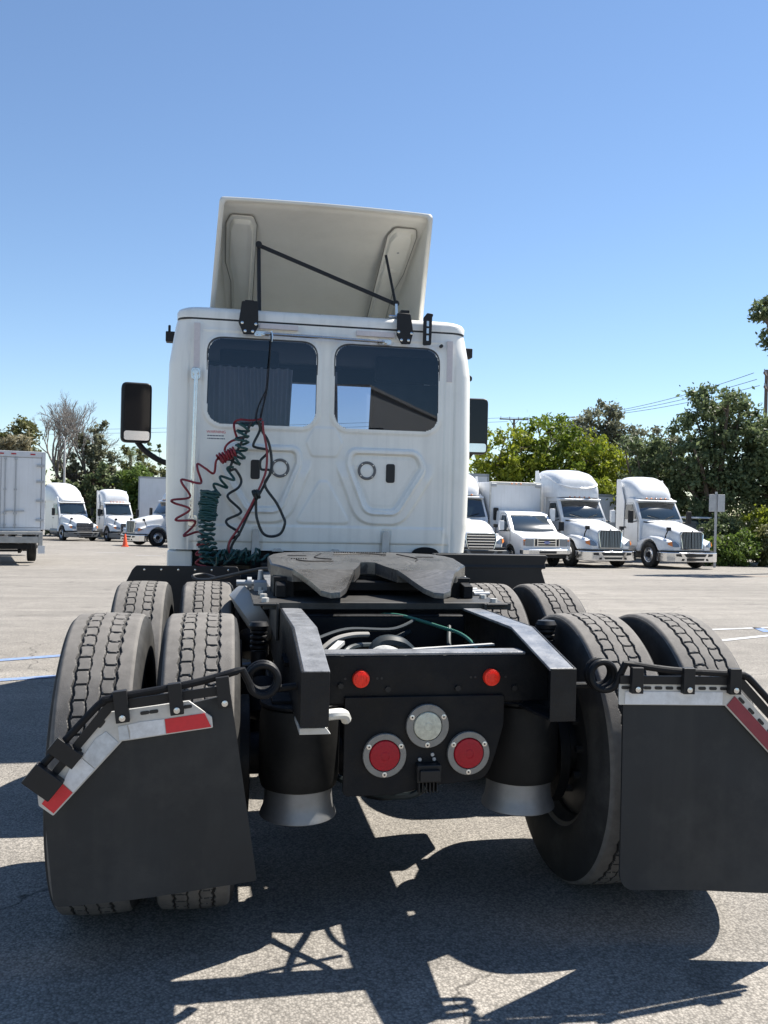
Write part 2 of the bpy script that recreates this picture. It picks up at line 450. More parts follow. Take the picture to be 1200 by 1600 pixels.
def cr(pts, n=8):
    P = [Vector(p) for p in pts]; out = []
    for i in range(len(P) - 1):
        p0 = P[max(i - 1, 0)]; p1 = P[i]; p2 = P[i + 1]; p3 = P[min(i + 2, len(P) - 1)]
        for k in range(n):
            t = k / n
            out.append(0.5 * ((2 * p1) + (p2 - p0) * t + (2 * p0 - 5 * p1 + 4 * p2 - p3) * t * t + (3 * p1 - p0 - 3 * p2 + p3) * t ** 3))
    out.append(P[-1])
    return out

def circ(c, r, n=24, a0=0):
    return [(c[0] + r * math.cos(a0 + 2 * math.pi * k / n), c[1] + r * math.sin(a0 + 2 * math.pi * k / n)) for k in range(n)]

def np_mesh(name, V, F4):
    me = bpy.data.meshes.new(name)
    me.vertices.add(len(V)); me.vertices.foreach_set('co', np.asarray(V, np.float32).ravel())
    nf = len(F4)
    me.loops.add(nf * 4); me.loops.foreach_set('vertex_index', np.asarray(F4, np.int32).ravel())
    me.polygons.add(nf); me.polygons.foreach_set('loop_start', np.arange(0, nf * 4, 4, dtype=np.int32))
    me.update(calc_edges=True); me.validate()
    return me

# ------------------------------------------------------------------ ground
def gz(y):
    a = max(0.0, y - 7.5)
    return -0.0335 * min(a, 18.5) - 0.0205 * max(0.0, a - 18.5)

xs = [-900, -300, -120, -60, -30, -15, -8, -4, 0, 4, 8, 15, 30, 60, 120, 300, 900]
ys = [-900, -300, -100, -40, -10, 0, 4, 7, 7.5, 8.0, 9, 12, 18, 24, 25.5, 26, 26.5, 30, 40, 60, 90, 130, 180, 260, 500, 1200]
g = MB()
vs = [(x, y, gz(min(y, 260))) for y in ys for x in xs]
nx = len(xs)
g.add(vs, [(j * nx + i, j * nx + i + 1, (j + 1) * nx + i + 1, (j + 1) * nx + i) for j in range(len(ys) - 1) for i in range(nx - 1)])
ground = g.build('ground', asphalt(), smooth=30, fix=False)
tag(ground, 'sunlit grey asphalt truck lot with cracks and painted lines', kind='structure')

def stripe(pts, w, m, seglen=0.6):
    """a painted line that follows the ground, 4 mm above it"""
    b = MB(); P = [Vector(p) for p in pts]; L = []
    for i in range(len(P) - 1):
        n = max(1, int((P[i + 1] - P[i]).length / seglen))
        for k in range(n): L.append(P[i].lerp(P[i + 1], k / n))
    L.append(P[-1])
    V = []
    for i, p in enumerate(L):
        d = (L[min(i + 1, len(L) - 1)] - L[max(i - 1, 0)]).normalized()
        s = Vector((-d.y, d.x)) * w / 2
        for q in (p - s, p + s): V.append((q.x, q.y, gz(q.y) + 0.005))
    b.add(V, [(2 * i, 2 * i + 1, 2 * i + 3, 2 * i + 2) for i in range(len(L) - 1)])
    return b.build('painted_line', m, ground, smooth=0, fix=False)
stripe([(-2.05, 5.74), (-2.56, 5.51), (-4.2, 4.9)], 0.11, BLUEL)
stripe([(-1.95, 4.75), (-2.35, 4.62), (-4.0, 4.1)], 0.10, BLUEL)
stripe([(-1.95, 4.75), (-0.2, 5.3)], 0.10, BLUEL)
stripe([(3.2, 6.85), (5.41, 7.25), (6.3, 7.42), (9.5, 8.0)], 0.09, WHITEL)
stripe([(2.6, 5.6), (4.91, 6.38), (5.71, 6.72), (9.2, 7.9)], 0.09, WHITEL)
stripe([(5.9, 7.0), (6.0, 7.40)], 0.12, BLUEL)
stripe([(14.6, 23.1), (16.6, 22.7)], 0.14, mat('faded_orange_paint', (0.5, 0.33, 0.22), 0.8, var=0.1))
stripe([(-6.2, 38), (-4.9, 37.7)], 0.16, WHITEL)
stripe([(-4.2, 35), (-3.1, 34.8)], 0.16, WHITEL)

# ------------------------------------------------------------------ tyres and wheels
def drive_tyre_mesh(R=0.508, n=720, blocks=58):
    hw = 0.116
    tu = np.arange(-hw, hw + 1e-6, 0.0025)
    side = [(0.1235, R - 0.022), (0.129, R - 0.045), (0.1335, R - 0.075), (0.1355, R - 0.11), (0.133, R - 0.15), (0.122, R - 0.185), (0.110, R - 0.208), (0.100, R - 0.215)]
    prof = [(-a, b) for a, b in reversed(side)] + [(u, None) for u in tu] + side
    V = np.zeros((len(prof), n, 3), np.float32)
    depth = np.zeros((len(prof), n))
    th = np.linspace(0, 2 * np.pi, n, endpoint=False)
    s = th / (2 * np.pi) * blocks
    for i, (u, r) in enumerate(prof):
        if r is None:
            au = abs(u)
            ph = s + (0.5 if u > 0 else 0.0) + 0.1 * np.sin(th * 3)
            fr = ph - np.floor(ph)
            tri = 2 * np.abs(2 * fr - 1) - 1
            d = np.zeros(n)
            zc = 0.062 + 0.0035 * tri
            d = np.maximum(d, np.clip((0.0048 - np.abs(au - zc)) / 0.0015, 0, 1))
            tc_ = 0.0195 + 0.0025 * tri
            d = np.maximum(d, np.clip((0.0026 - np.abs(au - tc_)) / 0.0012, 0, 1) * 0.8)
            if 0.0195 < au < 0.062:
                q = (au - 0.0195) / 0.0425
                bow = 0.10 * (4 * (q - 0.5) ** 2 - 1) * (1 if u > 0 else -1)
                f2 = ph + bow; f2 = np.abs(f2 - np.round(f2)) * (2 * np.pi * R / blocks)
                d = np.maximum(d, np.clip((0.0036 - f2) / 0.0018, 0, 1) * 0.8)
            crown = 0.006 * (au / hw) ** 2 + (0.010 * max(0, (au - 0.103) / 0.013) ** 2)
            rr = R - crown - 0.0075 * d
            depth[i] = d
        else:
            rr = np.full(n, r)
        V[i, :, 0] = u; V[i, :, 1] = rr * np.cos(th); V[i, :, 2] = rr * np.sin(th)
    m = len(prof)
    I, K = np.meshgrid(np.arange(m - 1), np.arange(n), indexing='ij')
    K2 = (K + 1) % n
    F = np.stack([I * n + K, (I + 1) * n + K, (I + 1) * n + K2, I * n + K2], -1).reshape(-1, 4)
    me = np_mesh('drive_tyre', V.reshape(-1, 3), F)
    dm = (depth[:-1] + depth[1:] + np.roll(depth, -1, 1)[:-1] + np.roll(depth, -1, 1)[1:]) / 4
    um = np.array([abs((prof[i][0] + prof[i + 1][0]) / 2) for i in range(m - 1)])
    mi = np.where(um[:, None] > 0.1158, 2, np.where(dm > 0.3, 1, 0)).astype(np.int32).ravel()
    for k in (TREAD, GROOVE, SIDEW): me.materials.append(k)
    me.polygons.foreach_set('material_index', mi)
    me.polygons.foreach_set('use_smooth', [True] * len(me.polygons))
    me.set_sharp_from_angle(angle=R_(40))
    return me
DT = drive_tyre_mesh()

def rim_mesh(outface):
    """barrel and dished disc with hand holes; outface = +1/-1: side of the disc along x"""
    b = MB()
    prof = [(0.300, -0.105), (0.285, -0.10), (0.278, -0.08), (0.262, -0.06), (0.262, 0.06), (0.278, 0.08), (0.285, 0.10), (0.300, 0.105)]
    b.lathe(prof, (0, 0, 0), (1, 0, 0), 40, 0, False, False)
    k = 0.075 * outface
    b.lathe([(0.262, k * 0.6), (0.20, k), (0.13, k * 1.05), (0.125, k * 0.7), (0.10, k * 0.7), (0.095, k + 0.05 * outface), (0.0001, k + 0.055 * outface)], (0, 0, 0), (1, 0, 0), 40, 0, False, False)
    for i in range(10):
        t = 2 * math.pi * i / 10
        b.cyl((k, 0.165 * math.cos(t), 0.165 * math.sin(t)), (k + 0.025 * outface, 0.165 * math.cos(t), 0.165 * math.sin(t)), 0.014, n=6)
    return b
RIMM = {}
for sgn in (1, -1):
    ob = rim_mesh(sgn).build('rim_proto', mat('dusty_wheel_steel', (0.06, 0.06, 0.06), 0.5, metal=0.6, var=0.2), fix=True)
    RIMM[sgn] = ob.data
    bpy.data.objects.remove(ob)

def wheel_pair(parent, x, y, sgn, tyre_mesh, r=0.508, spin=0.0):
    w = bpy.data.objects.new('wheel', RIMM[sgn]); COL.objects.link(w); w.parent = parent; w.location = (x, y, r)
    w.rotation_euler = (spin, 0, 0)
    t = bpy.data.objects.new('tyre', tyre_mesh); COL.objects.link(t); t.parent = w
    return w

# ------------------------------------------------------------------ the tractor in front
tractor = thing('tractor_truck', 'white day cab tractor truck seen from behind with bare fifth wheel and black mud flaps', 'truck')
YA = 0.616; AX = 1.32; YC = 3.335
k = 0
for y in (YA, YA + AX):
    for x in (-1.050, -0.735, 0.735, 1.062):
        k += 1
        wheel_pair(tractor, x, y, (1 if x > 0 else -1) * (1 if abs(x) > 1 else -1), DT, spin=0.37 * k)

# --- frame rails: C channels with a dropped, tapered tail
def rail(sg):
    b = MB()
    xo = 0.4325 * sg; xi = 0.345 * sg; t = 0.009 * sg
    top = [(-0.01, 0.922), (0.37, 1.000), (1.10, 0.990), (2.6, 0.985), (6.6, 0.985)]
    bot = [(-0.01, 0.757), (0.30, 0.735), (1.10, 0.715), (2.6, 0.715), (6.6, 0.715)]
    web = [(y, z) for y, z in top] + [(y, z) for y, z in reversed(bot)]
    b.prism(web, 'x', xo - t, xo)
    for pr, dz in ((top, -0.010), (bot, 0.010)):
        ring = [(y, z) for y, z in pr] + [(y, z + dz) for y, z in reversed(pr)]
        b.prism(ring, 'x', xi, xo - t * 0.98, 1 if dz < 0 else 0)
    # closed tail plate
    b.prism([(xi + 0.001 * sg, 0.755), (xo - t * 0.02, 0.755), (xo - t * 0.02, 0.921), (xi + 0.001 * sg, 0.921)], 'y', -0.016, -0.0105)
    return b.build('frame_rail', [RAILB, FLANGE], tractor, bevel=0.004)
rail(1); rail(-1)

# --- rear crossmember and lamp panel
b = MB()
b.box(-0.420, 0.420, 0.195, 0.203, 0.775, 0.930)
b.box(-0.340, 0.340, 0.196, 0.275, 0.930, 0.940, 1)
b.box(-0.335, 0.335, 0.203, 0.275, 0.768, 0.776)
xm = b.build('rear_crossmember', [BLACK, FLANGE], tractor, bevel=0.006)
for x, z in ((-0.285, 0.835), (-0.13, 0.822), (0.105, 0.822), (0.30, 0.82)):
    MB().cyl((x, 0.196, z), (x, 0.186, z), 0.010, n=6).build('bolt', BLKPL, xm)
for x in (-0.27, -0.165, -0.15, 0.15, 0.165, 0.27):
    MB().cyl((x, 0.1955, 0.857), (x, 0.1935, 0.857), 0.004, n=8).build('hole', GASK, xm)
pan = rpoly([(-0.272, 0.800), (0.264, 0.800), (0.262, 0.70), (0.235, 0.60), (0.205, 0.520), (0.02, 0.506), (-0.10, 0.480), (-0.272, 0.480)], [0.004, 0.01, 0.05, 0.05, 0.06, 0.03, 0.03, 0.02])
panel = MB().prism(pan, 'y', 0.180, 0.1935).build('lamp_panel', BLACK, tractor, bevel=0.003)

def lamp(name, x, z, rr, lr, lens, label):
    ring = MB().ringplate(circ((x, z), rr, 40), circ((x, z), lr, 40), 'y', 0.164, 0.179).build(name, RING, tractor, bevel=0.002, label=label)
    prof = [(lr, 0.0), (lr, 0.010), (lr * 0.93, 0.017), (lr * 0.5, 0.021), (0.0001, 0.022)]
    MB().lathe(prof, (x, 0.178, z), (0, -1, 0), 32).build('lens', lens, ring)
    b = MB()
    for i in range(3): b.lathe([(lr * (0.3 + 0.2 * i), 0), (lr * (0.3 + 0.2 * i), 0.0215 - 0.0014 * i), (lr * (0.26 + 0.2 * i), 0.0225 - 0.0014 * i)], (x, 0.178, z), (0, -1, 0), 28, capa=False, capb=False)
    b.build('lens_ridge', lens, ring)
    for a in (-90, 30, 150):
        sx = x + 0.0605 * math.cos(R_(a)); sz = z + 0.0605 * math.sin(R_(a))
        MB().lathe([(0.0085, 0), (0.0085, 0.003), (0.003, 0.004), (0.003, 0.001), (0.0001, 0.001)], (sx, 0.165, sz), (0, -1, 0), 10).build('screw', STAIN, ring)
lamp('tail_lamp', -0.140, 0.613, 0.071, 0.051, REDL, 'round red tail lamp on the left, in a grey ring')
lamp('tail_lamp', 0.140, 0.613, 0.071, 0.051, REDL, 'round red tail lamp on the right, in a grey ring')
lamp('reverse_lamp', 0.000, 0.705, 0.071, 0.048, CLEARL, 'round clear reversing lamp in a grey ring')
for x in (-0.2195, 0.2195):
    o = MB().lathe([(0.0285, 0), (0.0285, 0.010), (0.0262, 0.016), (0.014, 0.020), (0.0001, 0.021)], (x, 0.195, 0.857), (0, -1, 0), 28).build('marker_light', REDM, tractor)
    b = MB()
    for i in range(7):
        q = -0.018 + 0.006 * i; h = math.sqrt(0.022 ** 2 - q * q)
        b.box(x + q - 0.0007, x + q + 0.0007, 0.1735, 0.178, 0.857 - h, 0.857 + h)
    b.build('lens_ridge', REDM, o)
b = MB(); b.box(-0.037, 0.043, 0.140, 0.180, 0.528, 0.585); b.box(-0.03, 0.036, 0.125, 0.141, 0.535, 0.572)
for i in range(6): b.box(-0.030 + i * 0.012, -0.024 + i * 0.012, 0.150, 0.180, 0.490, 0.529)
sk = b.build('trailer_socket', BLKPL, tractor, bevel=0.003)
for x in (-0.022, 0.026, 0.02): MB().cyl((x, 0.1795, 0.595 if x != 0.02 else 0.61), (x, 0.172, 0.595 if x != 0.02 else 0.61), 0.006, n=8).build('bolt', GALV, sk)
# gladhand pipe bundle drooping below the panel
MB().tube(cr([(0.0, 0.16, 0.51), (-0.05, 0.2, 0.47), (-0.15, 0.3, 0.45), (-0.3, 0.5, 0.47)], 6), 0.012, 8).build('socket_cable', BLKH, tractor)

# --- air springs with flared aluminium pistons
for sg in (-1, 1):
    cx = 0.395 * sg
    a = MB().lathe([(0.118, 0.735), (0.130, 0.728), (0.136, 0.70), (0.137, 0.60), (0.136, 0.49), (0.128, 0.462), (0.108, 0.455)], (cx, 0.40, 0), (0, 0, 1), 36).build('air_spring', mat('bellows_rubber', (0.008, 0.008, 0.008), 0.6, spec=0.25, var=0.15, dirt=(0.03, 0.029, 0.026), dscale=5, damt=0.5), tractor)
    MB().lathe([(0.114, 0.458), (0.116, 0.42), (0.120, 0.39), (0.129, 0.370), (0.131, 0.360), (0.12, 0.354)], (cx, 0.40, 0), (0, 0, 1), 36).build('piston', ALU, a)
    MB().lathe([(0.135, 0.748), (0.138, 0.745), (0.138, 0.737), (0.12, 0.733)], (cx, 0.40, 0), (0, 0, 1), 32).build('top_plate', BLACK, a)
    b = MB(); b.box(cx - 0.1, cx + 0.1, 0.33, 0.47, 0.735, 0.76); b.box(cx - 0.012, cx + 0.012, 0.33, 0.47, 0.75, 0.80)
    b.build('spring_bracket', BLACK, tractor, bevel=0.004)
# pale plastic valve and pipe elbow beside the left bag
b = MB(); b.tube(cr([(-0.405, 0.06, 0.765), (-0.33, 0.06, 0.775), (-0.29, 0.09, 0.768), (-0.275, 0.12, 0.745)], 6), 0.017, 10)
b.build('air_fitting', mat('pale_nylon', (0.62, 0.61, 0.56), 0.5), tractor)
b = MB(); b.prism([(-0.43, 0.725), (-0.335, 0.725), (-0.35, 0.745), (-0.43, 0.745)], 'y', 0.02, 0.20)  # pale plate stands in for the lit bottom flange of the rail
b.build('lit_flange_plate', STEEL, tractor, bevel=0.002)

# --- axles, differentials, suspension
for y in (YA, YA + AX):
    b = MB()
    b.cyl((-0.62, y, 0.508), (0.62, y, 0.508), 0.075, n=20)
    b.lathe([(0.06, -0.16), (0.14, -0.12), (0.20, -0.02), (0.205, 0.04), (0.17, 0.12), (0.10, 0.18), (0.06, 0.30)], (-0.05, y, 0.52), (0, 1, 0), 28)
    for sx in (-1, 1):
        b.cyl((sx * 0.56, y, 0.508), (sx * 0.60, y, 0.508), 0.21, n=28)
        b.box(sx * 0.42 - 0.05, sx * 0.42 + 0.05, y - 0.10, y + 0.32, 0.355, 0.43)
    ax = b.build('axle', BLACK, tractor, bevel=0.004)
    for sx in (-1, 1):
        MB().lathe([(0.03, -0.02), (0.085, 0), (0.088, 0.05), (0.088, 0.09), (0.06, 0.13), (0.03, 0.14)], (sx * 0.50, y + 0.12, 0.62), (0, 0.4, 0.9), 20).build('brake_chamber', BLACK, ax)
b = MB(); b.cyl((-0.04, YA + 0.25, 0.55), (-0.03, YA + AX - 0.2, 0.56), 0.05, n=16); b.cyl((-0.03, YA + AX + 0.25, 0.6), (0.0, 5.0, 0.72), 0.06, n=16)
b.build('drive_shaft', BLACK, tractor)
for sx, sy, ys_ in ((-1, -0.52, 0.86), (1, 0.555, 0.55)):
    a = Vector((sy, ys_, 0.40)); c = Vector((sy * 1.0, ys_ + 0.02, 0.835 if sx < 0 else 0.880))
    b = MB(); b.cyl(a, c, 0.030, n=16)
    d = (c - a).normalized()
    for i in range(4): b.lathe([(0.022, 0), (0.034, 0.008), (0.034, 0.016), (0.022, 0.022)], c + d * (0.005 + i * 0.020), d, 18)
    b.lathe([(0.036, 0), (0.040, 0.015), (0.032, 0.03), (0.0001, 0.034)], c + d * 0.085, d, 18)
    b.build('shock_absorber', BLKPL, tractor)
for sx in (-1, 1):
    for y in (1.02, 2.32):
        MB().prism(rpoly([(y - 0.10, 0.71), (y + 0.26, 0.71), (y + 0.20, 0.40), (y + 0.02, 0.40)], 0.03), 'x', sx * 0.375, sx * 0.475).build('shade_hanger', BLACK, tractor, bevel=0.008)  # hangers added under the rails to keep sun off the ground
    MB().cyl((sx * 0.17, 0.98, 0.60), (sx * 0.17, 1.62, 0.60), 0.105, n=24).build('shade_tank', BLACK, tractor, bevel=0.02)  # unseen tanks added to block the sun passing under the frame
# crossmembers between the rails
for y in (0.95, 2.1, 3.0, 4.2):
    b = MB(); b.box(-0.34, 0.34, y, y + 0.01, 0.73, 0.96); b.box(-0.34, 0.34, y, y + 0.09, 0.96, 0.968); b.box(-0.34, 0.34, y, y + 0.09, 0.722, 0.73)
    b.build('crossmember', BLACK, tractor, bevel=0.004)
# torque rods and plumbing between the rails
b = MB(); b.cyl((-0.02, 0.60, 0.80), (0.0, 0.93, 0.86), 0.024); b.lathe([(0.05, -0.03), (0.06, 0), (0.05, 0.03)], (0, 0.6, 0.80), (1, 0, 0), 20)
b.build('torque_rod', BLACK, tractor)
MB().tube(cr([(-0.33, 0.45, 0.90), (-0.27, 0.50, 0.935), (-0.20, 0.55, 0.945), (-0.13, 0.60, 0.94)], 8), 0.010, 8).build('brake_line', mat('grey_hose', (0.22, 0.21, 0.19), 0.6), tractor)
MB().tube(cr([(-0.05, 1.05, 0.955), (0.06, 0.97, 0.965), (0.20, 0.86, 0.935), (0.28, 0.7, 0.91), (0.31, 0.5, 0.83)], 8), 0.007, 8).build('green_air_line', mat('green_nylon', (0.03, 0.13, 0.09), 0.4), tractor)
MB().tube(cr([(-0.20, 0.42, 0.83), (-0.12, 0.44, 0.905), (-0.04, 0.46, 0.89), (0.02, 0.5, 0.82)], 8), 0.016, 8).build('wrapped_loom', mat('pale_wrap', (0.4, 0.4, 0.38), 0.6, var=0.3, vscale=40), tractor)
MB().tube(cr([(-0.14, 0.50, 0.80), (-0.1, 0.55, 0.905), (-0.02, 0.56, 0.91), (0.05, 0.6, 0.85)], 8), 0.028, 10).build('breather_hose', BLKH, tractor)
MB().bar((-0.02, 0.32, 0.930), (0.29, 0.40, 0.933), 0.02, 0.006).build('frame_spacer', STEEL, tractor)
MB().bar((-0.30, 0.36, 0.915), (-0.25, 0.45, 0.935), 0.025, 0.012).build('frame_spacer', STEEL, tractor)

for i_, (pts, rad) in enumerate([
    ([(-0.30, 0.34, 0.80), (-0.22, 0.50, 0.90), (-0.05, 0.75, 0.88), (0.10, 0.94, 0.90)], 0.012),
    ([(0.30, 0.32, 0.82), (0.24, 0.50, 0.88), (0.22, 0.72, 0.86), (0.27, 0.94, 0.92)], 0.010),
    ([(0.05, 0.30, 0.83), (0.12, 0.42, 0.90), (0.16, 0.60, 0.86), (0.05, 0.80, 0.80)], 0.014),
    ([(-0.33, 0.55, 0.93), (-0.20, 0.66, 0.95), (0.0, 0.80, 0.93), (0.12, 0.93, 0.95)], 0.008)]):
    MB().tube(cr(pts, 8), rad, 8).build('air_line', BLKH, tractor)
for sx in (-1, 1):
    for y in (0.47, 0.53, 0.60, 1.95, 2.02):
        MB().cyl((sx * 0.432, y, 0.86 if y < 1 else 0.90), (sx * 0.448, y, 0.86 if y < 1 else 0.90), 0.014, n=6).build('frame_bolt', BLACK, tractor)
# --- fifth wheel
def fz(y): return 1.185 - (1.765 - y) * 0.085 if y > 1.2 else 1.137 - (1.2 - y) * 0.25
hm = [(0.0, 1.43), (0.035, 1.42), (0.058, 1.32), (0.096, 1.20), (0.368, 1.20), (0.415, 1.30), (0.452, 1.36), (0.457, 1.58), (0.430, 1.66), (0.370, 1.725), (0.200, 1.765), (0.0, 1.775)]
hr = [(0.096, 1.20), (0.112, 1.15), (0.142, 1.04), (0.165, 0.965), (0.195, 0.915), (0.235, 0.905), (0.272, 0.935), (0.300, 1.03), (0.345, 1.15), (0.368, 1.20)]
b = MB()
def slab(poly, t, skip=()):
    n = len(poly)
    R0 = [(x, y, fz(y) - t) for x, y in poly]; R1 = [(x, y, fz(y) - 0.007) for x, y in poly]
    cx_ = sum(p[0] for p in poly) / n; cy_ = sum(p[1] for p in poly) / n
    R2 = [(x + (cx_ - x) * 0.012, y if abs(y - 1.2) < 1e-6 else y + (cy_ - y) * 0.012, fz(y)) for x, y in poly]
    fs = []
    for q in range(2):
        for k in range(n):
            if k in skip: continue
            fs.append((q * n + k, q * n + (k + 1) % n, (q + 1) * n + (k + 1) % n, (q + 1) * n + k))
    b.add(R0 + R1 + R2, fs + [tuple(2 * n + k for k in range(n)), tuple(range(n - 1, -1, -1))])
slab(hm + [(-x, y) for x, y in reversed(hm[1:-1])], 0.055)
slab(hr, 0.022); slab([(-x, y) for x, y in reversed(hr)], 0.022)
fifth = b.build('fifth_wheel', GREASE, tractor, smooth=30)
b = MB()
b.prism([(x * 0.97, y) for x, y in rpoly([(-0.44, 1.30), (0.44, 1.30), (0.44, 1.62), (0.3, 1.73), (-0.3, 1.73), (-0.44, 1.62)], 0.03)], 'z', 1.035, 1.075)
for sx in (-1, 1):
    b.box(sx * 0.40 - 0.045, sx * 0.40 + 0.045, 1.24, 1.50, 0.99, 1.10)
    b.prism([(1.02, 1.02), (1.5, 1.02), (1.5, 1.12), (1.02, 1.06)], 'x', sx * 0.30 - 0.02, sx * 0.30 + 0.02) if False else None
b.box(-0.2, 0.2, 1.45, 1.70, 1.02, 1.09)
for sx in (-1, 1): b.prism([(1.17, 1.015), (1.62, 1.015), (1.62, 1.125), (1.30, 1.09), (1.17, 1.07)], 'x', sx * 0.395, sx * 0.438)
b.build('skirt', BLACK, fifth, bevel=0.004)
b = MB()
for pts in ([(-0.19, 1.69), (-0.235, 1.55), (-0.16, 1.50)], [(-0.33, 1.47), (-0.28, 1.43), (-0.16, 1.44)], [(0.19, 1.69), (0.26, 1.55), (0.24, 1.47)], [(0.13, 1.66), (0.02, 1.70), (-0.13, 1.66)]):
    q = cr([(x, y, fz(y) + 0.0005) for x, y in pts], 6); b.tube(q, 0.004, 6)
for x0, x1, y0, y1 in ((-0.36, -0.27, 1.60, 1.622), (0.27, 0.36, 1.60, 1.622)):
    b.add([(x0, y0, fz(y0) + .002), (x1, y0, fz(y0) + .002), (x1, y1, fz(y1) + .002), (x0, y1, fz(y1) + .002)], [(0, 1, 2, 3)])
random.seed(3)
for i in range(24):
    x = -0.12 + 0.26 * i / 23; b.box(x, x + random.uniform(.004, .008), 1.735, 1.748, fz(1.74) + .0005, fz(1.74) + .0035)
for i in range(7): b.box(-0.35 + i * 0.011, -0.35 + i * 0.011 + 0.006, 1.505, 1.518, fz(1.51), fz(1.51) + .003)
b.build('grease_groove', BLACK, fifth)
b = MB()
b.tube(cr([(-0.43, 1.66, 1.085), (-0.47, 1.72, 1.10), (-0.66, 2.0, 1.035), (-0.74, 2.12, 1.01), (-0.80, 2.2, 1.005), (-0.82, 2.24, 1.02), (-0.76, 2.28, 1.025), (-0.70, 2.2, 1.015)], 6), 0.009, 8)
b.build('release_handle', BLKPL, fifth)
# slider plate and mounting angles
b = MB()
b.box(-0.50, 0.53, 1.02, 1.72, 1.004, 1.014)
b.box(-0.50, 0.56, 1.00, 1.012, 0.985, 1.014)
for sx in (-1, 1):
    b.box(sx * 0.435, sx * 0.435 + sx * 0.012, 0.98, 1.85, 0.86, 1.012)
    b.box(min(sx * 0.447, sx * 0.54), max(sx * 0.447, sx * 0.54), 0.98, 1.85, 1.002, 1.012)
mp = b.build('mounting_plate', mat('dull_steel_plate', (0.05, 0.048, 0.045), 0.5, metal=0.3, var=0.3, vscale=12, dirt=(0.02, 0.02, 0.02), dscale=8, damt=0.7), tractor, bevel=0.003)
for sx in (-1, 1):
    for i in range(5):
        MB().cyl((sx * 0.49, 1.03 + i * 0.16, 1.012), (sx * 0.49, 1.03 + i * 0.16, 1.030), 0.016, n=6).build('bolt', STEEL, mp)
b = MB(); b.cyl((-0.60, 1.55, 1.045), (-0.46, 1.55, 1.045), 0.014, n=10); b.cyl((-0.55, 1.55, 1.045), (-0.53, 1.55, 1.045), 0.028, n=12); b.box(-0.52, -0.46, 1.50, 1.58, 1.012, 1.05)
b.cyl((-0.485, 1.62, 1.02), (-0.485, 1.62, 1.10), 0.018, 0.012, n=10); b.cyl((0.47, 1.62, 1.07), (0.53, 1.62, 1.07), 0.010, n=8)
b.build('slide_cylinder', GALV, mp, kind='stuff')
b = MB()
for i in range(4): b.cyl((0.48, 1.30 + i * 0.1, 1.022), (0.56, 1.32 + i * 0.1, 1.022), 0.009, n=8)
b.build('lock_pin', GALV, mp, kind='stuff')
MB().lathe([(0.06, 0), (0.14, 0.01), (0.15, 0.06), (0.15, 0.09), (0.09, 0.12)], (-0.56, YA + AX - 0.32, 0.86), (0.8, 0.1, 0.55), 24).build('air_tank_end', mat('grey_tank', (0.35, 0.35, 0.34), 0.4, metal=0.3), tractor)

# --- quarter fenders ahead of the drive wheels
q = rpoly([(-1.222, 0.945), (-1.19, 1.012), (-1.168, 1.038), (-0.575, 1.036), (-0.555, 0.98), (-0.555, 0.55), (-1.222, 0.55)], [0.01, 0.02, 0.02, 0.02, 0.02, 0.02, 0.02])
fl = MB().prism(q, 'y', 2.75, 2.765).build('quarter_fender', BLKPL, tractor, bevel=0.004, label='flat black quarter fender with a row of rivets, left side')
for i in range(6): MB().lathe([(0.008, 0), (0.006, 0.004), (0.0001, 0.005)], (-1.12 + i * 0.098, 2.75, 1.014 + 0.002 * i * 0), (0, -1, 0), 10).build('rivet', STAIN, fl)
b = MB()
lip = [(2.60 + 0.10 * (1 - math.cos(R_(t))), 1.05 + 0.087 * math.sin(R_(t))) for t in range(0, 181, 20)]
b.prism(lip, 'x', 0.62, 1.33)
b.prism(rpoly([(0.60, 0.55), (1.33, 0.55), (1.335, 0.955), (1.305, 1.04), (1.345, 1.125), (1.33, 1.137), (0.62, 1.137)], 0.012), 'y', 2.605, 2.64)
b.build('quarter_fender', BLKPL, tractor, bevel=0.008, label='rounded black quarter fender, right side')
b = MB(); b.tube([(-0.44, 2.75, 0.9), (-0.56, 2.77, 0.9)], 0.02, 10); b.tube([(0.44, 2.62, 0.9), (0.62, 2.62, 0.9)], 0.02, 10)
b.build('fender_bracket', BLACK, tractor)

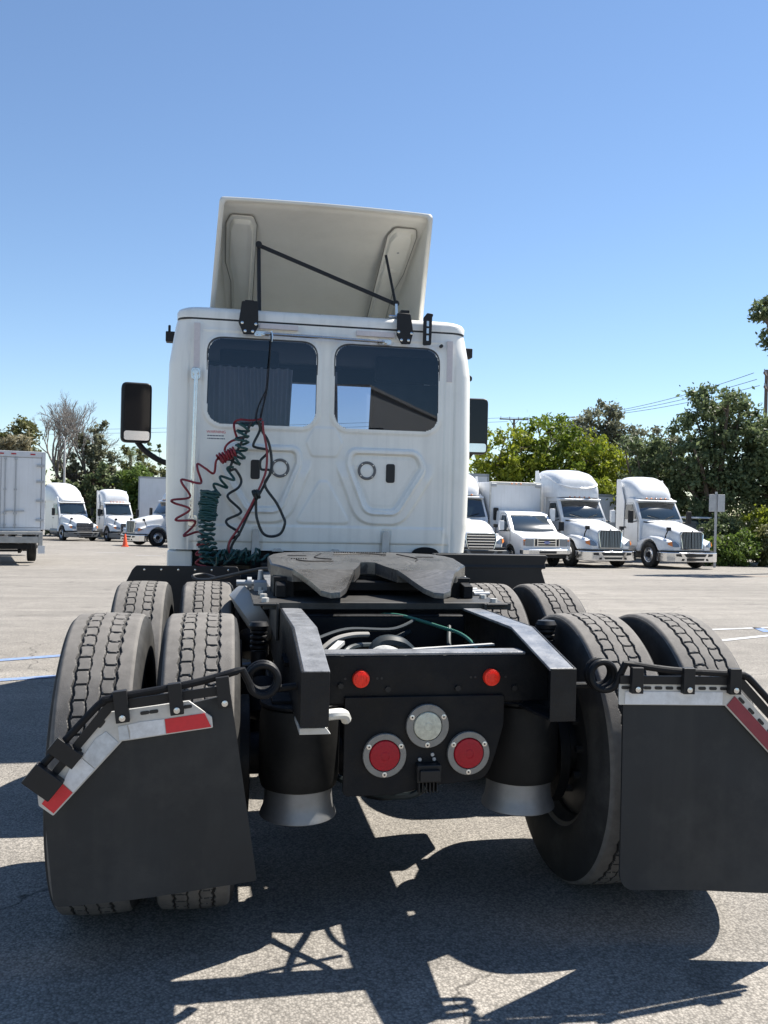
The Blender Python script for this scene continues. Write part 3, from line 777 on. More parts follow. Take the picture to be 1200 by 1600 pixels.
# --- mud flaps on spring hangers
def flap_side(sg, rot, yaw, white_inner):
    T = Matrix.Identity(4)
    piv = Vector((0.545 * sg, 0.04, 0.89))
    T = Matrix.Translation(piv) @ Matrix.Rotation(yaw, 4, 'Z') @ Matrix.Rotation(rot, 4, 'Y') @ Matrix.Translation(-piv) @ Matrix.Diagonal((sg, 1, 1, 1))
    zb = 0.195 if sg > 0 else 0.298
    fp = rpoly([(0.618, zb if sg > 0 else 0.268), (1.20, zb if sg > 0 else 0.312), (1.205, 0.58) if sg > 0 else (1.19, 0.615), (0.955, 0.838), (0.598 if sg > 0 else 0.64, 0.868)], [0.07 if sg > 0 else 0.012, 0.02, 0.01, 0.01, 0.004], 6)
    # flexible sheet: slight bow towards the bottom
    b = MB(T)
    ny = 14; cols = 10
    zs = [p[1] for p in fp]
    bmf = bmesh.new()
    lo = [bmf.verts.new((x, 0.0, z)) for x, z in fp]; hi = [bmf.verts.new((x, 0.010, z)) for x, z in fp]
    bmf.faces.new(lo); bmf.faces.new(hi[::-1])
    for i in range(len(fp)): bmf.faces.new((lo[i], hi[i], hi[(i + 1) % len(fp)], lo[(i + 1) % len(fp)]))
    for ax_, c0, c1, nn in (('z', 0.2, 0.86, 16), ('x', 0.60, 1.20, 14)):
        for i in range(1, nn):
            c = c0 + (c1 - c0) * i / nn
            co = (0, 0, c) if ax_ == 'z' else (c, 0, 0); no = (0, 0, 1) if ax_ == 'z' else (1, 0, 0)
            bmesh.ops.bisect_plane(bmf, geom=bmf.verts[:] + bmf.edges[:] + bmf.faces[:], plane_co=co, plane_no=no)
    for v in bmf.verts:
        k_ = max(0.0, (0.80 - v.co.z) / 0.6)
        v.co.y += k_ * k_ * 0.022 * math.sin((v.co.x - 0.6) * 6.5 + (0.6 if sg > 0 else 2.0)) + (0.010 if sg > 0 else 0.085) * k_
    bmesh.ops.recalc_face_normals(bmf, faces=bmf.faces)
    for v in bmf.verts: v.co = T @ v.co
    side = 'left' if sg < 0 else 'right'
    fme = bpy.data.meshes.new('mud_flap'); bmf.to_mesh(fme); bmf.free(); fme.materials.append(RUBBER)
    flap = finish('mud_flap', fme, tractor, smooth=40, label='black rubber mud flap behind the %s drive wheels' % side)
    u0 = 0.580 if sg > 0 else 0.700
    if sg > 0: bp_ = [(u0, 0.805), (0.935, 0.805), (1.215, 0.530), (1.262, 0.577), (0.965, 0.872), (u0, 0.872)]
    else: bp_ = [(u0, 0.780), (0.955, 0.780), (1.160, 0.600), (1.195, 0.635), (1.195, 0.665), (0.995, 0.868), (0.76, 0.868), (u0, 0.812)]
    MB(T).prism([(u0 - (0.0 if sg > 0 else 0.04), 0.8725), (0.972, 0.8725), (1.255, 0.592) if sg > 0 else (1.165, 0.685), (1.265, 0.612) if sg > 0 else (1.178, 0.700), (0.985, 0.899), (u0 - (0.0 if sg > 0 else 0.04), 0.899)], 'y', -0.020, -0.013).build('backing_bar', BLKPL, flap)
    br = MB(T).prism(rpoly(bp_, 0.004, 2), 'y', -0.012, -0.004).build('flap_bracket', STEEL, flap, bevel=0.0015)
    def tape(pts, m): MB(T).prism(pts, 'y', -0.0145, -0.0125).build('reflective_tape', m, flap)
    if sg > 0:
        tape([(0.60, 0.808), (0.925, 0.808), (0.925, 0.848), (0.60, 0.848)], WTAPE)
        tape([(0.94, 0.806), (1.21, 0.538), (1.238, 0.566), (0.966, 0.836)], DTAPE)
    else:
        tape([(0.705, 0.784), (0.832, 0.784), (0.832, 0.826), (0.720, 0.826)], RTAPE)
        tape([(0.834, 0.784), (0.932, 0.784), (0.93, 0.805), (0.935, 0.825), (0.90, 0.828), (0.834, 0.826)], WTAPE)
        tape([(0.934, 0.784), (0.962, 0.784), (0.962, 0.824), (0.937, 0.825)], STAPE)
        tape([(0.965, 0.778), (1.035, 0.716), (1.066, 0.752), (1.025, 0.80), (0.995, 0.815)], STAPE)
        tape([(1.037, 0.714), (1.100, 0.659), (1.125, 0.69), (1.10, 0.73), (1.068, 0.750)], WTAPE)
        tape([(1.102, 0.657), (1.158, 0.608), (1.186, 0.640), (1.140, 0.692), (1.127, 0.688)], RTAPE)
    b = MB(T)
    def slot(cx, cz, ang):
        c, s_ = math.cos(ang), math.sin(ang)
        q = [(cx + c * x - s_ * z, cz + s_ * x + c * z) for x, z in rrect(-0.0125, 0.0125, -0.005, 0.005, 0.0048, 3)]
        b.prism(q, 'y', -0.0145, -0.0122)
    if sg > 0:
        for i in range(10): slot(0.60 + i * 0.0365, 0.860, 0)
        for i in range(7): slot(0.990 + i * 0.034, 0.822 - i * 0.034, R_(-45))
    else:
        for u in (0.765, 0.86, 0.885): slot(u, 0.852, 0)
        for u, z in ((1.005, 0.838), (1.075, 0.768), (1.10, 0.745)): slot(u, z, R_(-45))
    b.build('slot', GASK, br)
    # hanger rod with spring coil
    path = []
    for i in range(61):
        t = -math.pi * 0.5 + i / 60 * 2 * math.pi * 2.25
        path.append((0.540 + 0.043 * math.cos(t), 0.085 - 0.085 * i / 60, 0.890 + 0.043 * math.sin(t)))
    path = [(0.44, 0.085, 0.845)] + path
    rod = [(0.60, -0.008, 0.936), (0.75, -0.02, 0.918), (0.97, -0.02, 0.908), (0.995, -0.02, 0.900), (1.03, -0.02, 0.875)] + ([(1.255, -0.02, 0.645)] if sg > 0 else [(1.215, -0.02, 0.71)])
    b = MB(T); b.tube(path + cr(rod, 6), 0.0110, 10)
    hg = b.build('spring_hanger', BLACK, flap)
    cl = [(0.63, 0), (0.80, 0), (0.955, 0)] if sg > 0 else [(0.66, 0), (0.795, 0), (0.945, 0)]
    for u, _ in cl:
        zb = 0.846 if sg > 0 else 0.838
        MB(T).box(u - 0.019, u + 0.019, -0.040, -0.0155, zb, 0.928).build('clamp', BLKPL, flap, bevel=0.002)
        MB(T).lathe([(0.009, 0), (0.009, 0.004), (0.0001, 0.006)], (u, -0.0405, zb + 0.014), (0, -1, 0), 10).build('bolt', STAIN, flap)
    T2 = T @ Matrix.Translation((1.13, 0, 0.745) if sg > 0 else (1.105, 0, 0.775)) @ Matrix.Rotation(R_(45), 4, 'Y')
    for off in ((0.0,) if sg < 0 else (0.06,)):
        MB(T2).box(off - 0.024, off + 0.024, -0.042, -0.0165, -0.040, 0.046).build('clamp', BLKPL, flap, bevel=0.002)
    if sg < 0:
        MB(T2).box(0.062, 0.128, -0.05, -0.018, -0.046, 0.045).build('clamp', BLKPL, flap, bevel=0.003)
flap_side(1, R_(0.6), R_(-4), True)
flap_side(-1, R_(-7.0), R_(1.5), False)

# ------------------------------------------------------------------ cab shell
ZB, ZT = 1.105, 2.640
def Wz(z):
    return np.interp(z, [1.10, 1.30, 1.80, 2.35, 2.60, 2.64], [1.030, 1.048, 1.055, 1.046, 1.010, 1.000])
def sdpoly(x, z, poly):
    d = np.full(x.shape, 1e9); inside = np.zeros(x.shape, bool); m = len(poly)
    for i in range(m):
        ax_, az_ = poly[i]; bx, bz = poly[(i + 1) % m]
        ex, ez = bx - ax_, bz - az_
        t = np.clip(((x - ax_) * ex + (z - az_) * ez) / (ex * ex + ez * ez), 0, 1)
        d = np.minimum(d, np.hypot(x - ax_ - t * ex, z - az_ - t * ez))
        c = ((az_ > z) != (bz > z)) & (x < (bx - ax_) * (z - az_) / ((bz - az_) + 1e-12) + ax_)
        inside ^= c
    return np.where(inside, -d, d)
def ss(x, a, b):
    t = np.clip((x - a) / (b - a), 0, 1); return t * t * (3 - 2 * t)
def sdrr(x, z, cx, cz, hx, hz, r):
    qx = np.abs(x - cx) - hx + r; qz = np.abs(z - cz) - hz + r
    return np.hypot(np.maximum(qx, 0), np.maximum(qz, 0)) + np.minimum(np.maximum(qx, qz), 0) - r
TRAP = rpoly([(0.200, 1.772), (0.632, 1.772), (0.668, 1.690), (0.490, 1.402), (0.312, 1.405), (0.196, 1.700)], [0.03, 0.06, 0.05, 0.05, 0.06, 0.05], 5)
HEX = rpoly([(-0.125, 1.845), (-0.075, 1.950), (0.075, 1.950), (0.125, 1.845), (0.088, 1.750), (-0.088, 1.750)], 0.03, 4)
DELTA = rpoly([(-0.03, 1.585), (0.03, 1.585), (0.19, 1.295), (-0.19, 1.295)], 0.03, 4)
def emboss(x, z):
    """height of the pressed steel back panel, metres towards the rear"""
    a = np.abs(x)
    d = sdpoly(a, z, TRAP)
    h = 0.024 * ss(d, -0.002, 0.012) * (1 - ss(d, 0.034, 0.052)) + 0.004 * (1 - ss(d, -0.03, -0.005))
    low = 1 - ss(z, 1.60, 1.74)
    h += 0.012 * ss(d, 0.055, 0.062) * 0 + 0.018 * (1 - ss(d, 0.102, 0.118)) * ss(d, 0.02, 0.05) * low * (1 - ss(a, 0.70, 0.80))
    h += 0.007 * (1 - ss(sdpoly(x, z, HEX), -0.006, 0.006))
    h += 0.009 * (1 - ss(sdpoly(x, z, DELTA), -0.008, 0.008))
    dw = sdrr(a, z, 0.426, 2.2325, 0.370, 0.293, 0.11)
    h += 0.008 * (1 - ss(dw, 0.012, 0.03))
    # lower sill steps
    h += 0.008 * (1 - ss(z, 1.268, 1.280)) * (1 - ss(a, 0.84, 0.86)) - 0.012 * (1 - ss(z, 1.158, 1.166)) * (1 - ss(a, 0.86, 0.9))
    h += -0.007 * (1 - ss(np.abs(a - 0.905), 0.004, 0.012)) + 0.006 * (1 - ss(np.abs(a - 0.86), 0.018, 0.026)) * ss(z, 1.2, 1.25) * (1 - ss(z, 2.58, 2.6))
    # brackets for the two vertical posts
    h += -0.006 * (1 - ss(np.abs(a - 0.44), 0.030, 0.036)) * (1 - ss(z, 1.25, 1.27))
    # upper header bead
    h += 0.004 * (1 - ss(np.abs(z - 2.575), 0.004, 0.010)) * (1 - ss(a, 0.80, 0.84))
    return h
nz_ = 236; zsr = np.linspace(ZB, ZT, nz_)
tl = np.linspace(-1, 1, 331)
cornr = 0.125
colsX = []; colsY = []
def section(z):
    W = Wz(z); fl_ = W - cornr
    X = list(tl * fl_); Y = [0.0] * len(tl)
    ca = np.linspace(0, np.pi / 2, 13)[1:]
    cx_ = [fl_ + cornr * math.sin(t) for t in ca]; cy_ = [cornr * (1 - math.cos(t)) for t in ca]
    yf = (5.22 - 0.42 * max(0, z - 1.75)) - YC
    sy_ = list(np.linspace(cornr, yf, 34)[1:])
    RX = cx_ + [W] * len(sy_); RY = cy_ + sy_
    X = [-v for v in RX[::-1]] + X + RX; Y = RY[::-1] + Y + RY
    return np.array(X), np.array(Y)
SX, SY = section(2.0)
NC = len(SX)
VV = np.zeros((nz_, NC, 3))
for i, z in enumerate(zsr):
    X, Y = section(z)
    flat = np.abs(X) <= (Wz(z) - cornr + 1e-6)
    e = np.where(flat, emboss(X, np.full(X.shape, z)), 0)
    lean = 0.02 * ss(np.array(z), 2.45, 2.64) - 0.010 * (np.cos((z - 1.9) * 1.6) - 0.6)
    side_in = 0.012 * ss(np.abs(Y - 1.0), 0.0, 0.01) * 0
    VV[i, :, 0] = X; VV[i, :, 1] = YC + Y + lean * (Y < 0.2) - e; VV[i, :, 2] = z
ii, kk = np.meshgrid(np.arange(nz_ - 1), np.arange(NC - 1), indexing='ij')
F = np.stack([ii * NC + kk, ii * NC + kk + 1, (ii + 1) * NC + kk + 1, (ii + 1) * NC + kk], -1).reshape(-1, 4)
Vf = VV.reshape(-1, 3)
cen = Vf[F].mean(1)
back = np.abs(cen[:, 1] - YC) < 0.06
hole = back & (sdrr(np.abs(cen[:, 0]), cen[:, 2], 0.426, 2.2325, 0.362, 0.285, 0.105) < 0)
hole |= back & (sdrr(np.abs(cen[:, 0]), cen[:, 2], 0.462, 1.650, 0.026, 0.060, 0.015) < 0)
sideh = (np.abs(cen[:, 0]) > 0.95) & (sdrr(cen[:, 1], cen[:, 2], 4.42, 2.16, 0.34, 0.29, 0.08) < 0)
me = np_mesh('cab_shell', Vf, F[~(hole | sideh)])
me.materials.append(WHITE)
cab = finish('cab_shell', me, tractor, smooth=50, fix=False)

# interior lining
b = MB()
b.box(-0.97, -0.955, 3.42, 4.08, 1.2, 2.60); b.box(-0.97, -0.955, 4.76, 5.05, 1.2, 2.60); b.box(-0.97, -0.955, 4.08, 4.76, 1.2, 1.88); b.box(-0.97, -0.955, 4.08, 4.76, 2.45, 2.60)
b.box(0.955, 0.97, 3.42, 4.08, 1.2, 2.60); b.box(0.955, 0.97, 4.76, 5.05, 1.2, 2.60); b.box(0.955, 0.97, 4.08, 4.76, 1.2, 1.88); b.box(0.955, 0.97, 4.08, 4.76, 2.45, 2.60)
b.box(-0.95, 0.95, 3.42, 4.86, 2.585, 2.60)
b.box(-0.95, 0.95, 3.42, 5.15, 1.19, 1.20)
b.box(-0.95, 0.95, 4.93, 5.15, 1.2, 2.02)
b.box(-0.95, 0.95, 4.80, 4.90, 2.455, 2.60)
b.build('interior_lining', DINT, tractor, bevel=0.02)
# seats
for sx, y0, hs_ in ((-0.50, 4.0, 0.24), (0.68, 3.95, 0.27)):
    b = MB()
    b.prism(rpoly([(y0, 1.55), (y0 + 0.55, 1.55), (y0 + 0.55, 1.68), (y0 + 0.12, 1.70), (y0 - 0.02, 2.36), (y0 - 0.12, 2.34)], 0.05), 'x', sx - hs_, sx + hs_)
    b.prism(rpoly([(y0 - 0.10, 2.36), (y0 + 0.0, 2.36), (y0 - 0.02, 2.56), (y0 - 0.10, 2.55)], 0.03), 'x', sx - hs_ * 0.9, sx + hs_ * 0.9)
    b.build('seat', mat('seat_cloth', (0.05, 0.048, 0.046), 0.9, var=0.2), tractor, bevel=0.03, seg=3)
# curtain behind the left pane, hanging from a rail
b = MB(); nxx = 240; V = []
def curt(x0, x1, z0, z1, n, amp, per):
    V = []; 
    for zi in range(8):
        z = z0 + (z1 - z0) * zi / 7
        for i in range(n + 1):
            x = x0 + (x1 - x0) * i / n
            V.append((x + 0.02 * (1 - zi / 7) * math.sin(x * 9), 3.50 + amp * math.sin(2 * math.pi * x / per + 1.1 * math.sin(x * 13)) * (1.0 - 0.3 * zi / 7), z))
    b.add(V, [(j * (n + 1) + i, j * (n + 1) + i + 1, (j + 1) * (n + 1) + i + 1, (j + 1) * (n + 1) + i) for j in range(7) for i in range(n)])
curt(-0.84, -0.21, 1.88, 2.36, 240, 0.026, 0.058)
b.build('curtain', CURT, tractor, smooth=80, fix=False)
b = MB(); curt(-0.035, 0.10, 1.88, 2.36, 50, 0.014, 0.045)
b.build('curtain', CURT, tractor, smooth=80, fix=False)
b = MB(); b.tube([(-0.80, 3.50, 2.372), (-0.4, 3.5, 2.364), (0.14, 3.50, 2.388)], 0.010, 8)
b.build('curtain_rail', DINT, tractor)

# rear windows
for sg in (-1, 1):
    x0, x1 = sorted((0.057 * sg, 0.795 * sg))
    fr = MB().ringplate(rrect(x0 - 0.003, x1 + 0.003, 1.937, 2.529, 0.115, 8), rrect(x0 + 0.007, x1 - 0.007, 1.947, 2.519, 0.107, 8), 'y', YC - 0.010, YC + 0.02)
    w = fr.build('rear_window', mat('grey_gasket', (0.05, 0.052, 0.055), 0.6), tractor, bevel=0.003, label='%s rear window of the cab' % ('left' if sg < 0 else 'right'))
    pr_ = rrect(x0 + 0.005, x1 - 0.005, 1.945, 2.521, 0.108, 8); MB().add([(x, YC - 0.006, z) for x, z in pr_], [tuple(range(len(pr_)))]).build('pane', RGLASS, w, smooth=0, fix=False)
# door windows and windscreen
for sg in (-1, 1):
    pr_ = rrect(4.06, 4.78, 1.85, 2.47, 0.09); MB().add([(1.03 * sg, y, z) for y, z in pr_], [tuple(range(len(pr_)))]).build('door_window', WGLASS, tractor, smooth=0, fix=False)
wv_ = [(-0.93, 5.20, 1.80), (0.93, 5.20, 1.80), (0.90, 4.865, 2.59), (-0.90, 4.865, 2.59)]
MB().add(wv_, [(0, 1, 2, 3)]).build('windscreen', WGLASS, tractor, smooth=0, fix=False)

# roof cap with rounded shoulders and black seam
def rring(W, yb, yf, z, r, n=8):
    return [(x, y, z) for x, y in rpoly([(-W, yb), (W, yb), (W, yf), (-W, yf)], r, n)]
b = MB()
b.loft([rring(1.000, YC + 0.020, 4.90, 2.652, 0.125), rring(1.002, YC + 0.018, 4.90, 2.690, 0.13), rring(0.992, YC + 0.028, 4.89, 2.712, 0.14), rring(0.968, YC + 0.052, 4.87, 2.728, 0.15), rring(0.93, YC + 0.10, 4.83, 2.740, 0.16), rring(0.80, YC + 0.25, 4.70, 2.752, 0.16), rring(0.40, YC + 0.6, 4.4, 2.760, 0.16)])
b.build('roof_cap', WHITE, tractor, smooth=60)
b = MB(); b.loft([rring(0.997, YC + 0.022, 4.88, 2.640, 0.125), rring(0.997, YC + 0.022, 4.88, 2.652, 0.125)], cap=False)
b.build('roof_seam', GASK, tractor)
# lower cab sill, cab mount and skirts
for sg in (-1, 1):
    b = MB(); b.box(min(sg * 0.865, sg * 1.03), max(sg * 0.865, sg * 1.03), 3.37, 3.52, 0.93, 1.098)
    b.prism(rrect(3.522, 5.15, 0.80, 1.10, 0.03), 'x', sg * 0.99, sg * 1.025)
    b.build('sill_skirt', WHITE, tractor, bevel=0.012)
b = MB(); b.box(-0.98, 0.98, 3.40, 5.15, 1.00, 1.10); b.box(-0.42, 0.42, 3.05, 3.40, 0.90, 1.03); b.prism([(0.72 + 0.095 * math.cos(R_(t)), 1.10 + 0.045 * math.sin(R_(t))) for t in range(0, 181, 15)], 'y', 3.300, 3.34)
b.build('cab_floor', BLACK, tractor, bevel=0.01)
for x in (-0.45, 0.435):
    p = MB().prism(rpoly([(x - 0.028, 1.06), (x + 0.028, 1.06), (x + 0.020, 1.252), (x - 0.020, 1.252)], [0.002, 0.002, 0.018, 0.018]), 'y', 3.296, 3.322).build('cab_post', STEEL, tractor, bevel=0.003)
    MB().box(x - 0.03, x + 0.03, 3.28, 3.33, 0.86, 1.08).build('post_foot', BLACK, p, bevel=0.004)
b = MB()
for x in (-0.30, 0.09): b.prism([(x - 0.04, 1.100), (x + 0.04, 1.100), (x + 0.02, 1.122), (x - 0.02, 1.122)], 'y', 3.31, 3.34)
b.build('sill_clip', STEEL, tractor, bevel=0.003)
# vents and slots in the back panel
for sx in (-1, 1):
    v = MB().lathe([(0.064, 0), (0.064, 0.006), (0.060, 0.010), (0.050, 0.010), (0.046, 0.006), (0.046, 0)], (0.297 * sx, YC - 0.009, 1.664), (0, -1, 0), 36, capa=False, capb=False).build('vent_ring', mat('grey_vent_plastic', (0.13, 0.13, 0.13), 0.5), tractor)
    MB().lathe([(0.046, 0.003), (0.03, 0.005), (0.0001, 0.006)], (0.297 * sx, YC - 0.009, 1.664), (0, -1, 0), 32, capa=False).build('vent_cover', WHITE, v)
    for a in range(4): MB().cyl((0.297 * sx + 0.055 * math.cos(a * 1.57 + .7), YC - 0.018, 1.664 + 0.055 * math.sin(a * 1.57 + .7)), (0.297 * sx + 0.055 * math.cos(a * 1.57 + .7), YC - 0.022, 1.664 + 0.055 * math.sin(a * 1.57 + .7)), 0.004, n=8).build('screw', STAIN, v)
    MB().prism(rrect(0.462 * sx - 0.031, 0.462 * sx + 0.031, 1.585, 1.715, 0.018), 'y', YC - 0.014, YC + 0.03).build('vent_slot', GASK, tractor, bevel=0.003)
# reflective strips on the back of the cab
for x0, x1, z0, z1 in ((-0.882, -0.842, 2.315, 2.610), (0.846, 0.886, 2.300, 2.585), (-0.455, -0.195, 2.598, 2.630), (0.205, 0.470, 2.588, 2.622)):
    MB().box(x0, x1, YC - 0.0115, YC + 0.025, z0, z1).build('reflective_strip', PTAPE, tractor)
# warning sticker with its print
stk = MB().box(-0.790, -0.660, YC - 0.0035, YC + 0.006, 1.822, 1.912).build('warning_sticker', mat('sticker_white', (0.8, 0.8, 0.8), 0.4), tractor)
def text_part(body, size, loc, m, parent, rot=(math.pi / 2, 0, 0), name='lettering', ext=0.0008):
    cu = bpy.data.curves.new(name, 'FONT'); cu.body = body; cu.size = size; cu.align_x = 'CENTER'; cu.align_y = 'CENTER'; cu.extrude = ext
    to = bpy.data.objects.new('tmp', cu); COL.objects.link(to)
    dg = bpy.context.evaluated_depsgraph_get()
    me = bpy.data.meshes.new_from_object(to.evaluated_get(dg)); bpy.data.objects.remove(to)
    me.materials.clear(); me.materials.append(m)
    M = Matrix.Translation(loc) @ Matrix.Rotation(rot[2], 4, 'Z') @ Matrix.Rotation(rot[0], 4, 'X')
    me.transform(M)
    o = bpy.data.objects.new(name, me); COL.objects.link(o); o.parent = parent
    return o
text_part('WARNING', 0.026, (-0.725, YC - 0.0045, 1.892), mat('print_red', (0.6, 0.03, 0.04), 0.5), stk)
b = MB()
random.seed(5)
for row, z in enumerate((1.867, 1.848)):
    x = -0.782
    while x < -0.672:
        w = random.uniform(0.006, 0.018); b.box(x, min(x + w, -0.666), YC - 0.0043, YC - 0.0036, z - 0.0035, z + 0.0035); x += w + 0.003
b.build('small_print', mat('print_dark', (0.05, 0.06, 0.1), 0.5), stk)
# chrome grab rails
b = MB(); b.tube([(-0.43, 3.285, 2.556), (0.385, 3.285, 2.548)], 0.011, 10)
gr = b.build('grab_rail', STAIN, tractor)
for x, z in ((-0.44, 2.556), (0.395, 2.548)):
    b = MB(); b.prism(rpoly([(x - 0.05, z - 0.018), (x + 0.05, z - 0.018), (x + 0.05, z + 0.018), (x - 0.05, z + 0.018)], 0.016), 'y', 3.300, 3.315); b.cyl((x + 0.01, 3.30, z), (x + 0.01, 3.275, z), 0.014, n=12); b.cyl((x - 0.03, 3.30, z), (x - 0.03, 3.293, z), 0.008, n=10)
    b.build('rail_foot', STAIN, gr, bevel=0.002)
b = MB(); b.tube([(-0.861, 3.265, 2.26), (-0.866, 3.265, 1.9), (-0.873, 3.265, 1.32)], 0.0135, 10)
vr = b.build('grab_rail', STAIN, tractor)
for z in (2.275, 1.305):
    b = MB(); b.prism(rrect(-0.895, -0.835, z - 0.045, z + 0.035, 0.02), 'y', 3.300, 3.322); b.cyl((-0.865, 3.305, z), (-0.865, 3.255, z), 0.02, n=12)
    b.build('rail_foot', STAIN, vr, bevel=0.003)

# roof deflector: a hollow shell open to the rear
def fairing_pt(u, v):
    """u across -1..1 (over both cheeks), v 0 trailing edge .. 1 nose"""
    topy = np.interp(v, [0, .25, .5, .75, 1], [3.40, 3.80, 4.22, 4.62, 4.95]); topz = np.interp(v, [0, .25, .5, .75, 1], [3.482, 3.42, 3.27, 3.05, 2.80])
    boty = np.interp(v, [0, 1], [3.95, 4.95])
    hw = np.interp(v, [0, .5, 1], [0.737, 0.74, 0.66]); hb = np.interp(v, [0, .5, 1], [0.80, 0.80, 0.70])
    a = abs(u); s = 1 if u >= 0 else -1
    r = 0.03
    if a < 0.60:
        x = a / 0.60 * (hw - r); return (s * x, topy, topz + 0.012 * (1 - (x / hw) ** 2))
    if a < 0.66:
        t = (a - 0.60) / 0.06 * math.pi / 2; return (s * (hw - r + r * math.sin(t)), topy, topz - r + r * math.cos(t))
    q = (a - 0.66) / 0.34
    zt = topz - r; zb = 2.775
    return (s * (hw + (hb - hw) * q), topy + (boty - topy) * q, zt + (zb - zt) * q)
us = [-1, -.9, -.8, -.72, -.66, -.645, -.63, -.615, -.60] + list(np.linspace(-.55, .55, 12)) + [.60, .615, .63, .645, .66, .72, .8, .9, 1]
vs_ = np.linspace(0, 1, 17)
b = MB()
b.loft([[fairing_pt(u, v) for u in us] for v in vs_], closed=False, cap=False)
fa = b.build('roof_deflector', FAIR, tractor, smooth=50, solid=0.022, fix=True)
# trailing lip all round the opening
b = MB()
rim = [fairing_pt(u, 0.0) for u in us]
for i in range(len(rim) - 1): pass
rim_in = []
for x, y, z in rim: rim_in.append((x * 0.958, y + 0.005, z - 0.024 if z > 3.45 else z))
rim2 = [fairing_pt(u, 0.012) for u in us]
n = len(rim)
b.add(rim + rim_in, [(i, i + 1, n + i + 1, n + i) for i in range(n - 1)])
b.build('deflector_lip', FAIR, fa, smooth=50, solid=0.012)
def inner(x, v):
    y = np.interp(v, [0, .25, .5, .75, 1], [3.40, 3.80, 4.22, 4.62, 4.95]); z = np.interp(v, [0, .25, .5, .75, 1], [3.482, 3.42, 3.27, 3.05, 2.80])
    return Vector((x, y, z))
for sg in (-1, 1):
    # stiffener pan bonded to the inside, raised towards the rear and tapering to a foot
    b = MB()
    outl = [(0.505, 0.12), (0.66, 0.12), (0.69, 0.20), (0.69, 0.48), (0.645, 0.60), (0.63, 0.92), (0.475, 0.92), (0.475, 0.20)]
    base = rpoly([(q[0] * 10, q[1] * 10) for q in outl], 0.35, 4); base = [(x / 10, v / 10) for x, v in base]
    cx_ = 0.575; cv = 0.45
    def off(p, k, h):
        x = cx_ + (p[0] - cx_) * k; v = cv + (p[1] - cv) * (1 - (1 - k) * 0.45)
        P = inner(x * sg, v); nrm = Vector((0, -0.42, -0.9)); return tuple(P + nrm * h)
    rings = [[off(p, 1.0, 0.026) for p in base], [off(p, 0.97, 0.034) for p in base], [off(p, 0.80, 0.036) for p in base], [off(p, 0.72, 0.060) for p in base], [off(p, 0.68, 0.064) for p in base]]
    b.loft(rings, cap=False); b.add(rings[-1], [tuple(range(len(base)))])
    stf = b.build('stiffener', FAIR, fa, smooth=45)
    MB().tube([off(p, 1.02, 0.027) for p in base], 0.0035, 5, closed=True).build('contour_line', mat('contour_grey', (0.25, 0.24, 0.22), 0.7), stf)  # thin grey line tracing the stiffener outline
    for (x, v) in ((0.585, 0.27), (0.56, 0.60)):
        P = Vector(off((x, v), 0.68, 0.064)); MB().lathe([(0.016, 0), (0.016, 0.006), (0.006, 0.008)], P, (0, -0.42, -0.9), 12).build('bolt', GALV, stf)
    P = Vector(off((0.53, 0.42), 0.68, 0.07)); MB().ellipsoid(P, (0.075, 0.03, 0.022)).build('strut_boss', FAIR, stf)
# struts and hinge plates
b = MB()
b.bar((-0.468, 3.46, 3.195), (-0.455, 3.42, 2.715), 0.024, 0.020)
b.bar((-0.470, 3.452, 3.190), (0.497, 3.44, 2.845), 0.016, 0.026)
b.bar((0.420, 3.46, 3.190), (0.493, 3.435, 2.845), 0.022, 0.018)
for p in ((-0.468, 3.445, 3.19), (0.494, 3.430, 2.845)): b.cyl(p, (p[0], p[1] - 0.02, p[2]), 0.022, n=14)
b.build('deflector_strut', BLKPL, tractor, bevel=0.003)
b = MB(); b.prism([(0.488, 2.74), (0.506, 2.74), (0.500, 2.84), (0.482, 2.84)], 'y', 3.40, 3.42); b.cyl((0.44, 3.41, 2.75), (0.52, 3.41, 2.75), 0.014, n=12)
b.build('strut_clevis', STAIN, tractor, bevel=0.002)
for sg, name in ((-1, 'l'), (1, 'r')):
    pl = [(-0.575, 2.765), (-0.468, 2.770), (-0.463, 2.60), (-0.492, 2.548), (-0.560, 2.545), (-0.594, 2.62)]
    if sg > 0: pl = [(0.478, 2.752), (0.572, 2.750), (0.594, 2.622), (0.574, 2.542), (0.512, 2.540), (0.478, 2.60)]
    h = MB().prism(rpoly(pl, 0.008, 3), 'y', 3.288, 3.302).build('hinge_plate', BLKPL, tractor, bevel=0.003)
    cx_ = sum(p[0] for p in pl) / 6
    for dx, z in ((-0.045, 2.62), (0.045, 2.615), (-0.025, 2.566), (0.025, 2.566)): MB().lathe([(0.010, 0), (0.010, 0.006), (0.0001, 0.008)], (cx_ + dx, 3.288, z), (0, -1, 0), 8).build('bolt', STAIN, h)
    MB().prism(rpoly([(cx_ - 0.03, 2.755), (cx_ + 0.03, 2.755), (cx_ + 0.03, 2.775), (cx_ - 0.03, 2.775)], 0.004), 'y', 3.30, 3.60).build('hinge_arm', BLKPL, h)
b = MB(); b.prism(rpoly([(0.664, 2.540), (0.722, 2.545), (0.726, 2.735), (0.736, 2.760), (0.690, 2.765), (0.664, 2.73)], 0.012), 'y', 3.290, 3.306)
jb = b.build('antenna_bracket', BLKPL, tractor, bevel=0.003)
for z in (2.59, 2.64, 2.69): MB().box(0.686, 0.702, 3.286, 3.2905, z - 0.018, z + 0.018).build('slot', STAIN, jb)
MB().cyl((0.80, 3.33, 2.545), (0.80, 3.305, 2.545), 0.012, n=12).build('cable_gland', GASK, tractor)

